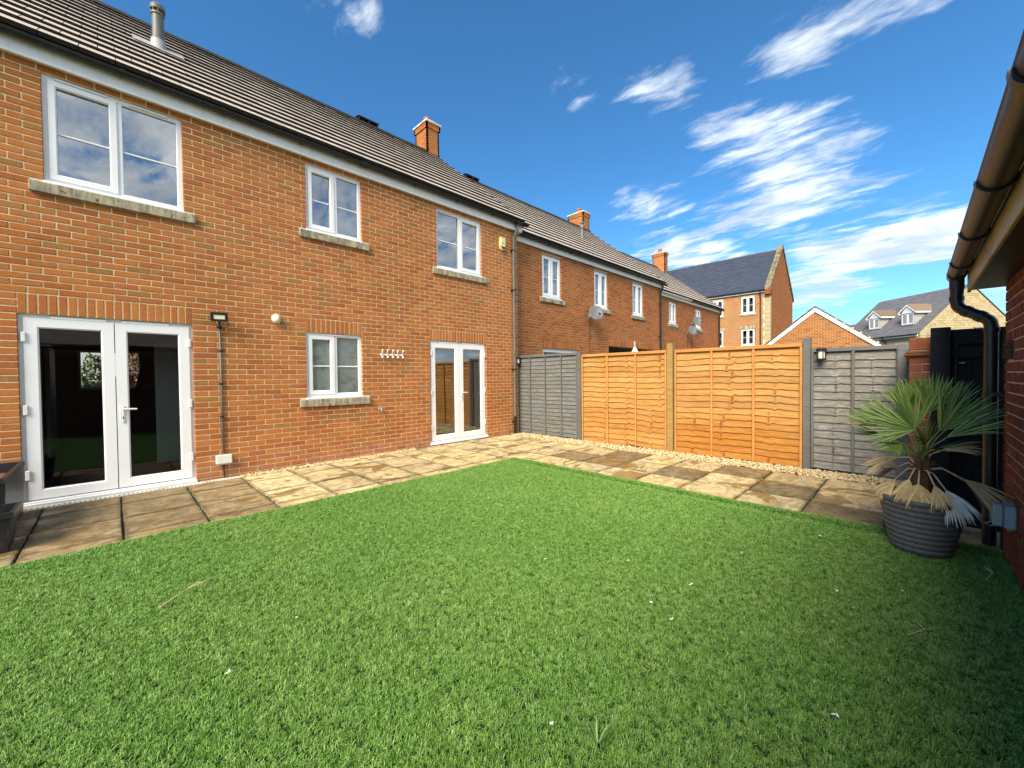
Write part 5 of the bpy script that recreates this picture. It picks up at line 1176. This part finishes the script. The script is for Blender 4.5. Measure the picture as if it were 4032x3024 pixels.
# ================================================================== POT AND PALM
PC = Vector((4.37, -.035, .012))
pt = thing('plant_pot', PC, 'round dark grey ribbed plant pot on the grass near the black gate', 'plant pot')
prof = [(0, 0), (.150, 0), (.155, .006)]; nr = 9
for i in range(nr):
    z0 = .02+i*.040; 
    for k in range(6):
        z = z0+.040*k/6; rb = .153+(.235-.153)*((z/.40)**.8); prof.append((rb+.010*math.sin(math.pi*((k+.3)/6))**.6, z))
prof += [(.238, .385), (.246, .392), (.246, .418), (.240, .424), (.226, .424), (.220, .41), (.205, .36)]
smooth_by_angle(MB().lathe(PC, prof, 56).build('pot_shell', 'pot', pt), 50)
mb = MB(); n = 28; rg = random.Random(4); vs = [(PC.x, PC.y, PC.z+.385)]
for j in (1, 2, 3): vs += [(PC.x+.074*j*math.cos(2*math.pi*k/n), PC.y+.074*j*math.sin(2*math.pi*k/n), PC.z+.375+rg.uniform(-.008, .012)) for k in range(n)]
mb.add(vs, [(0, 1+k, 1+(k+1) % n) for k in range(n)]+[(1+j*n+k, 1+(j+1)*n+k, 1+(j+1)*n+(k+1) % n, 1+j*n+(k+1) % n) for j in (0, 1) for k in range(n)]); mb.build('soil', 'soil', pt, smooth=True)
mb = MB()
for i in range(160):
    a = rg.uniform(0, 6.28); rr = rg.uniform(.08, .2); p = PC+Vector((rr*math.cos(a), rr*math.sin(a), .38+rg.uniform(0, .035))); q = Vector((rg.uniform(-1, 1), rg.uniform(-1, 1), rg.uniform(-.3, 1))).normalized()*.016; o_ = q.orthogonal().normalized()*.008; mb.add([p-q, p+o_, p+q, p-o_], [(0, 1, 2, 3)], rg.uniform(.01, 1))
mb.build('weeds', 'weed', pt, kind='stuff')
palm = thing('fan_palm', PC+Vector((0, 0, .38)), 'fan palm with green fronds above dry drooping ones in the ribbed pot', 'palm')
def PL(u, dpt, z): return PC+Vector((dpt, -u, z-PC.z))             # u = to the right, d = away, z above ground
mb = MB(); tr_ = [PL(0, 0, .36), PL(-.004, 0, .48), PL(0, .0, .58), PL(.004, 0, .68), PL(0, 0, .76)]; mb.tube(tr_, [.055, .062, .06, .05, .03], 14); mb.build('trunk', 'fibre', palm, smooth=True)
mb = MB()
for i in range(260):
    a = rg.uniform(0, 6.28); z = rg.uniform(.44, .70); p = PL(.055*math.cos(a), .055*math.sin(a), z); q = Vector((math.cos(a)*.0, 0, 0))+(PL(math.cos(a), math.sin(a), 0)-PL(0, 0, 0))*rg.uniform(.02, .07)+Vector((0, 0, rg.uniform(-.05, .05))); s_ = q.orthogonal().normalized()*.0018
    mb.add([p-s_, p+s_, p+q], [(0, 1, 2)], rg.uniform(.01, 1))
mb.build('trunk_fibre', 'fibre', palm, kind='stuff')
def frond(base, hub, axis, nrm, L, half, n, m_, pm, droop=.25, w_=.011, seed=0, sd_fold=.5):
    rg = random.Random(seed); ax = Vector(axis).normalized(); nn = Vector(nrm); nn = (nn-ax*nn.dot(ax)).normalized(); si = nn.cross(ax); mb = MB()
    hub = Vector(hub)
    for i in range(n):
        a = half*(2*i/(n-1)-1)+rg.uniform(-.03, .03); di = ax*math.cos(a)+si*math.sin(a); di = (di+nn*(.18*abs(math.sin(a))+rg.uniform(-.06, .06))).normalized()
        Li = L*(.62+.38*math.cos(a*.62))*rg.uniform(.88, 1.06); sv_ = di.cross(nn).normalized(); up_ = sv_.cross(di); p = hub.copy(); tn = rg.uniform(.01, 1); segs = 5; pts = []; dd = di.copy()
        for s_ in range(segs+1):
            f_ = s_/segs; wid = w_*(.35+1.0*min(1, f_*3.2))*(1-max(0, f_-.3)/.72)**.8
            pts.append((p.copy(), wid)); dd = (dd+Vector((0, 0, -1))*droop*(.06+.22*f_*f_)+up_*rg.uniform(-.02, .02)).normalized(); p = p+dd*(Li/segs)
        vs = []
        for p_, wd in pts: vs += [p_-sv_*wd+up_*wd*sd_fold, p_, p_+sv_*wd+up_*wd*sd_fold]
        mb.add(vs, [(3*k+j, 3*k+j+1, 3*k+j+4, 3*k+j+3) for k in range(segs) for j in (0, 1)], tn)
    fr = mb.build('frond', m_, palm)
    b = Vector(base); md_ = (b+hub)/2+Vector((0, 0, .03 if droop < .8 else .05)); pts = [b.lerp(md_, 0), b*.25+md_*.5+hub*.25+Vector((0, 0, .0)), hub]; q = MB(); q.tube([b, (b+md_)/2, md_, (md_+hub)/2, hub], [.008, .006, .005, .005, .005], 6); q.build('petiole', pm, fr, smooth=True)
S_ = .00065                                                      # metres per zoomed pixel
def K(x, y, dpt=0.): return PL((x-660)*S_, dpt, .64-(y-800)*.00094)
B0 = K(655, 760)
G_ = [((600, 465, -.16), (120, 200, -.12), (-.85, -.3, .35), .335, 1.25, 22), ((690, 560, -.22), (600, 400, -.36), (-.75, 0, .7), .22, 1.5, 20), ((800, 470, -.05), (1170, 90, .0), (-.75, .25, .5), .37, .62, 18),
      ((330, 490, -.08), (40, 385, -.1), (-.3, -.1, .9), .27, .55, 16), ((345, 560, -.02), (60, 515, -.02), (-.3, 0, .95), .24, .45, 13), ((850, 520, -.1), (1210, 360, -.15), (-.45, 0, .85), .33, .50, 16),
      ((730, 330, .0), (790, 30, .02), (-.95, .1, .1), .29, .62, 18), ((540, 340, .08), (470, 90, .12), (-.9, -.1, .2), .25, .55, 15), ((860, 340, .1), (960, 60, .14), (-.9, .2, .2), .27, .45, 14),
      ((620, 300, .14), (640, 40, .2), (-.9, 0, .2), .26, .6, 16), ((430, 430, .04), (150, 300, .06), (-.6, -.3, .7), .28, .5, 15), ((900, 430, .06), (1150, 230, .1), (-.6, .2, .7), .27, .45, 14), ((500, 570, -.22), (380, 640, -.36), (-.5, 0, .85), .20, .8, 15), ((770, 600, -.20), (940, 540, -.36), (-.5, .1, .85), .22, .8, 16)]
for i, (h, tpt, nr_, L, hf, n) in enumerate(G_):
    hub = K(*h); tip = K(*tpt); N3 = PL(nr_[1], -(-nr_[0]) if False else nr_[0], nr_[2])-PL(0, 0, 0)
    frond(B0+Vector((0, 0, .02)), hub, tip-hub, N3, L, hf, n, 'frond_green', 'petiole', .22, .0085, 100+i)
D_ = [((460, 720, -.02), (80, 850, 0), (-.5, 0, .85), .26, .48, 18, 'frond_tan'), ((440, 822, .05), (240, 910, .08), (-.5, 0, .8), .15, .30, 12, 'frond_brown'), ((440, 890, -.10), (235, 1090, -.13), (-.85, 0, .5), .19, .42, 16, 'frond_tan'),
      ((635, 885, -.20), (640, 1110, -.24), (-.95, 0, .3), .20, .85, 26, 'frond_tan'), ((850, 915, -.16), (1050, 1170, -.20), (-.85, 0, .5), .25, .52, 18, 'frond_grey'), ((985, 830, -.08), (1400, 1030, -.12), (-.6, .1, .8), .31, .50, 22, 'frond_tan'),
      ((560, 860, -.18), (470, 1090, -.24), (-.9, 0, .4), .19, .45, 16, 'frond_tan'), ((760, 880, -.20), (860, 1090, -.26), (-.9, 0, .4), .18, .42, 14, 'frond_tan'), ((825, 640, .04), (1110, 560, .02), (-.6, 0, .8), .22, .35, 14, 'frond_tan'), ((1010, 870, .06), (1330, 1100, .08), (-.6, 0, .8), .26, .35, 14, 'frond_brown'), ((520, 470, .12), (20, 400, .10), (-.4, 0, .9), .36, .22, 10, 'frond_tan')]
for i, (h, tpt, nr_, L, hf, n, m_) in enumerate(D_):
    hub = K(*h); tip = K(*tpt); N3 = PL(nr_[1], nr_[0], nr_[2])-PL(0, 0, 0)
    frond(K(655, 810), hub, tip-hub, N3, L, hf, n, m_, 'petiole_dry', .9, .0075, 200+i, .35)

# ================================================================== PLANTERS AT THE LEFT
bp = thing('square_planter', (-.9, 5.85, 0), 'tall square black planter full of brown compost beside the french door', 'planter')
def tapered(x0, x1, y0, y1, z0, z1, tp_, wall_, depth, rim):
    mb = MB(); cx_, cy_ = (x0+x1)/2, (y0+y1)/2
    def rect(s_, z): return [(cx_+(x-cx_)*s_, cy_+(y-cy_)*s_, z) for x, y in ((x0, y0), (x1, y0), (x1, y1), (x0, y1))]
    wf = 1-2*wall_/(x1-x0)
    R_ = [rect(tp_, z0), rect(1.-rim*.0, z1-.05), rect(1+rim, z1-.046), rect(1+rim, z1), rect(wf+rim*.5, z1), rect(wf, z1-depth)]
    vs = sum(R_, []); mb.add(vs, [(i*4+k, i*4+(k+1) % 4, (i+1)*4+(k+1) % 4, (i+1)*4+k) for i in range(len(R_)-1) for k in range(4)]+[(3, 2, 1, 0)]); return mb, rect(wf, z1-depth+.004)
mb, inner = tapered(-1.20, -.68, 5.56, 6.60, .0, .545, .95, .03, .10, .02); mb.build('planter_shell', 'black_tub', bp)
mb = MB(); mb.quad(*inner); mb.build('compost', 'compost', bp)
bk = thing('black_tub', (-.8, 5.30, 0), 'small black plastic tub in front of the tall square planter', 'tub')
mb, inner = tapered(-1.02, -.60, 5.13, 5.50, .0, .33, .84, .018, .22, .05); mb.build('tub_shell', 'black_tub', bk)
mb = MB(); mb.quad(*inner); mb.build('soil', 'soil', bk)

# ================================================================== LITTER
rg = random.Random(99)
def twig(pts, r_, label, m_='straw'):
    o = thing('dry_stalk', pts[0], label, 'stalk'); mb = MB(); mb.tube(pts, [r_]+[r_*.8]*(len(pts)-2)+[r_*.4], 5); mb.build('stalk', m_, o); mid = Vector(pts[len(pts)//2])
    b = MB(); b.tube([mid, mid+Vector((.05, .03, .008)), mid+Vector((.10, .03, .0))], [r_*.7, r_*.6, r_*.3], 5); b.build('side_shoot', m_, o); return o
twig([(.17, 3.14, .040), (.25, 3.20, .050), (.31, 3.26, .052), (.39, 3.285, .055), (.48, 3.35, .045)], .0042, 'forked dry straw stalk lying on the grass')
twig([(3.98, -.33, .035), (4.12, -.37, .042), (4.30, -.36, .035)], .004, 'dry straw stalk on the grass by the garage wall below the pot')
twig([(-.30, 4.60, .035), (-.12, 4.67, .045), (.0, 4.72, .035)], .002, 'thin pale grass stalk on the lawn edge near the dark paving', 'petiole_dry')
twig([(2.86, .02, .035), (2.97, -.04, .042), (3.05, -.10, .035)], .0025, 'fine pale stalk on the grass in the shade of the garage', 'petiole_dry')
mb = MB()
def bit(x, y, z, s_, k=2):
    for i in range(k):
        a = rg.uniform(0, 6.28); p = Vector((x+rg.uniform(-.6, .6)*s_, y+rg.uniform(-.6, .6)*s_, z+rg.uniform(0, .006))); q = Vector((math.cos(a), math.sin(a), rg.uniform(-.3, .5)))*s_*rg.uniform(.4, .8); o_ = Vector((-q.y, q.x, 0))*.5; mb.add([p-q, p-o_, p+q, p+o_, p+Vector((0, 0, s_*.25))], [(0, 1, 4), (1, 2, 4), (2, 3, 4), (3, 0, 4)])
for x, y in [(1.50, 2.11), (2.21, 1.90), (2.61, 1.46), (2.14, .93), (2.59, 1.01), (3.12, .34), (3.72, .11), (1.17, .98), (1.97, .21), (.70, 2.43), (2.21, 1.09), (3.4, 2.6), (2.9, 3.3), (3.9, 1.2), (3.3, .9), (1.6, 3.6), (4.3, 4.0), (3.4, .05), (.35, 2.2), (4.1, .55)]: bit(x, y, .044, rg.uniform(.010, .018), rg.choice((1, 2, 3)))
for i in range(34): bit(rg.uniform(-.6, 1.1), rg.uniform(4.95, 6.6), .004, rg.uniform(.005, .010), 1)
tag(mb.build('white_petals', 'petal'), 'scattered white petals on the lawn and dark paving', 'petals', None, 'stuff')
mb = MB()
for i in range(26): bit(rg.uniform(1.2, 4.6), rg.uniform(0, 4.2), .042, rg.uniform(.005, .009), 1)
for i in range(20): bit(rg.uniform(4.8, 6.5), rg.uniform(.3, 6), .004, rg.uniform(.005, .011), 1)
tag(mb.build('leaf_bits', 'dark_bit'), 'dark leaf crumbs scattered on the lawn and paving', 'leaf litter', None, 'stuff')
def weed(x, y, z, n, L, label, m_='weed', group='weeds growing in the lawn'):
    o = thing('lawn_weed', (x, y, z), label, 'weed', group); mb = MB()
    for i in range(n):
        a = rg.uniform(0, 6.28); l = L*rg.uniform(.6, 1.1); d_ = Vector((math.cos(a), math.sin(a), 0)); s_ = Vector((-d_.y, d_.x, 0))*.0022; p = Vector((x, y, z))
        mb.add([p-s_, p+s_, p+d_*l*.5+Vector((0, 0, l*.6))+s_*.8, p+d_*l*.5+Vector((0, 0, l*.6))-s_*.8, p+d_*l+Vector((0, 0, l*.65))], [(0, 1, 2, 3), (3, 2, 4)], rg.uniform(.01, 1))
    mb.build('blades', m_, o)
weed(1.24, .82, .02, 14, .085, 'largest tuft of tall pale grass blades sprouting from the artificial lawn')
weed(1.48, 1.10, .02, 6, .06, 'sparse low tuft of pale grass blades sprouting from the artificial lawn')
weed(2.30, .90, .02, 9, .06, 'tuft of taller pale grass blades sprouting from the artificial lawn')
mb = MB()
for i in range(300):                                         # moss and weeds in the paving joints
    if rg.random() < .5: x, y = rg.choice(XS[8:14]), rg.uniform(4.8, 6.7)
    else: x, y = rg.choice([(rg.uniform(4.8, 6.6), rg.choice(YF[1:])), (rg.choice([5.34, 5.985]), rg.uniform(.2, 6.7))])
    x += rg.uniform(-.006, .006); y += rg.uniform(-.006, .006); a = rg.uniform(0, 6.28); h = rg.uniform(.006, .02); d_ = Vector((math.cos(a), math.sin(a), 0))
    p = Vector((x, y, -.006)); mb.add([p-d_*.006, p+d_*.006, p+d_*.01+Vector((0, 0, h)), p-d_*.008+Vector((0, 0, h*.8))], [(0, 1, 2, 3)], rg.uniform(.01, 1))
tag(mb.build('joint_weeds', 'weed'), 'tiny weeds and moss growing in the paving joints', 'weeds', None, 'stuff')
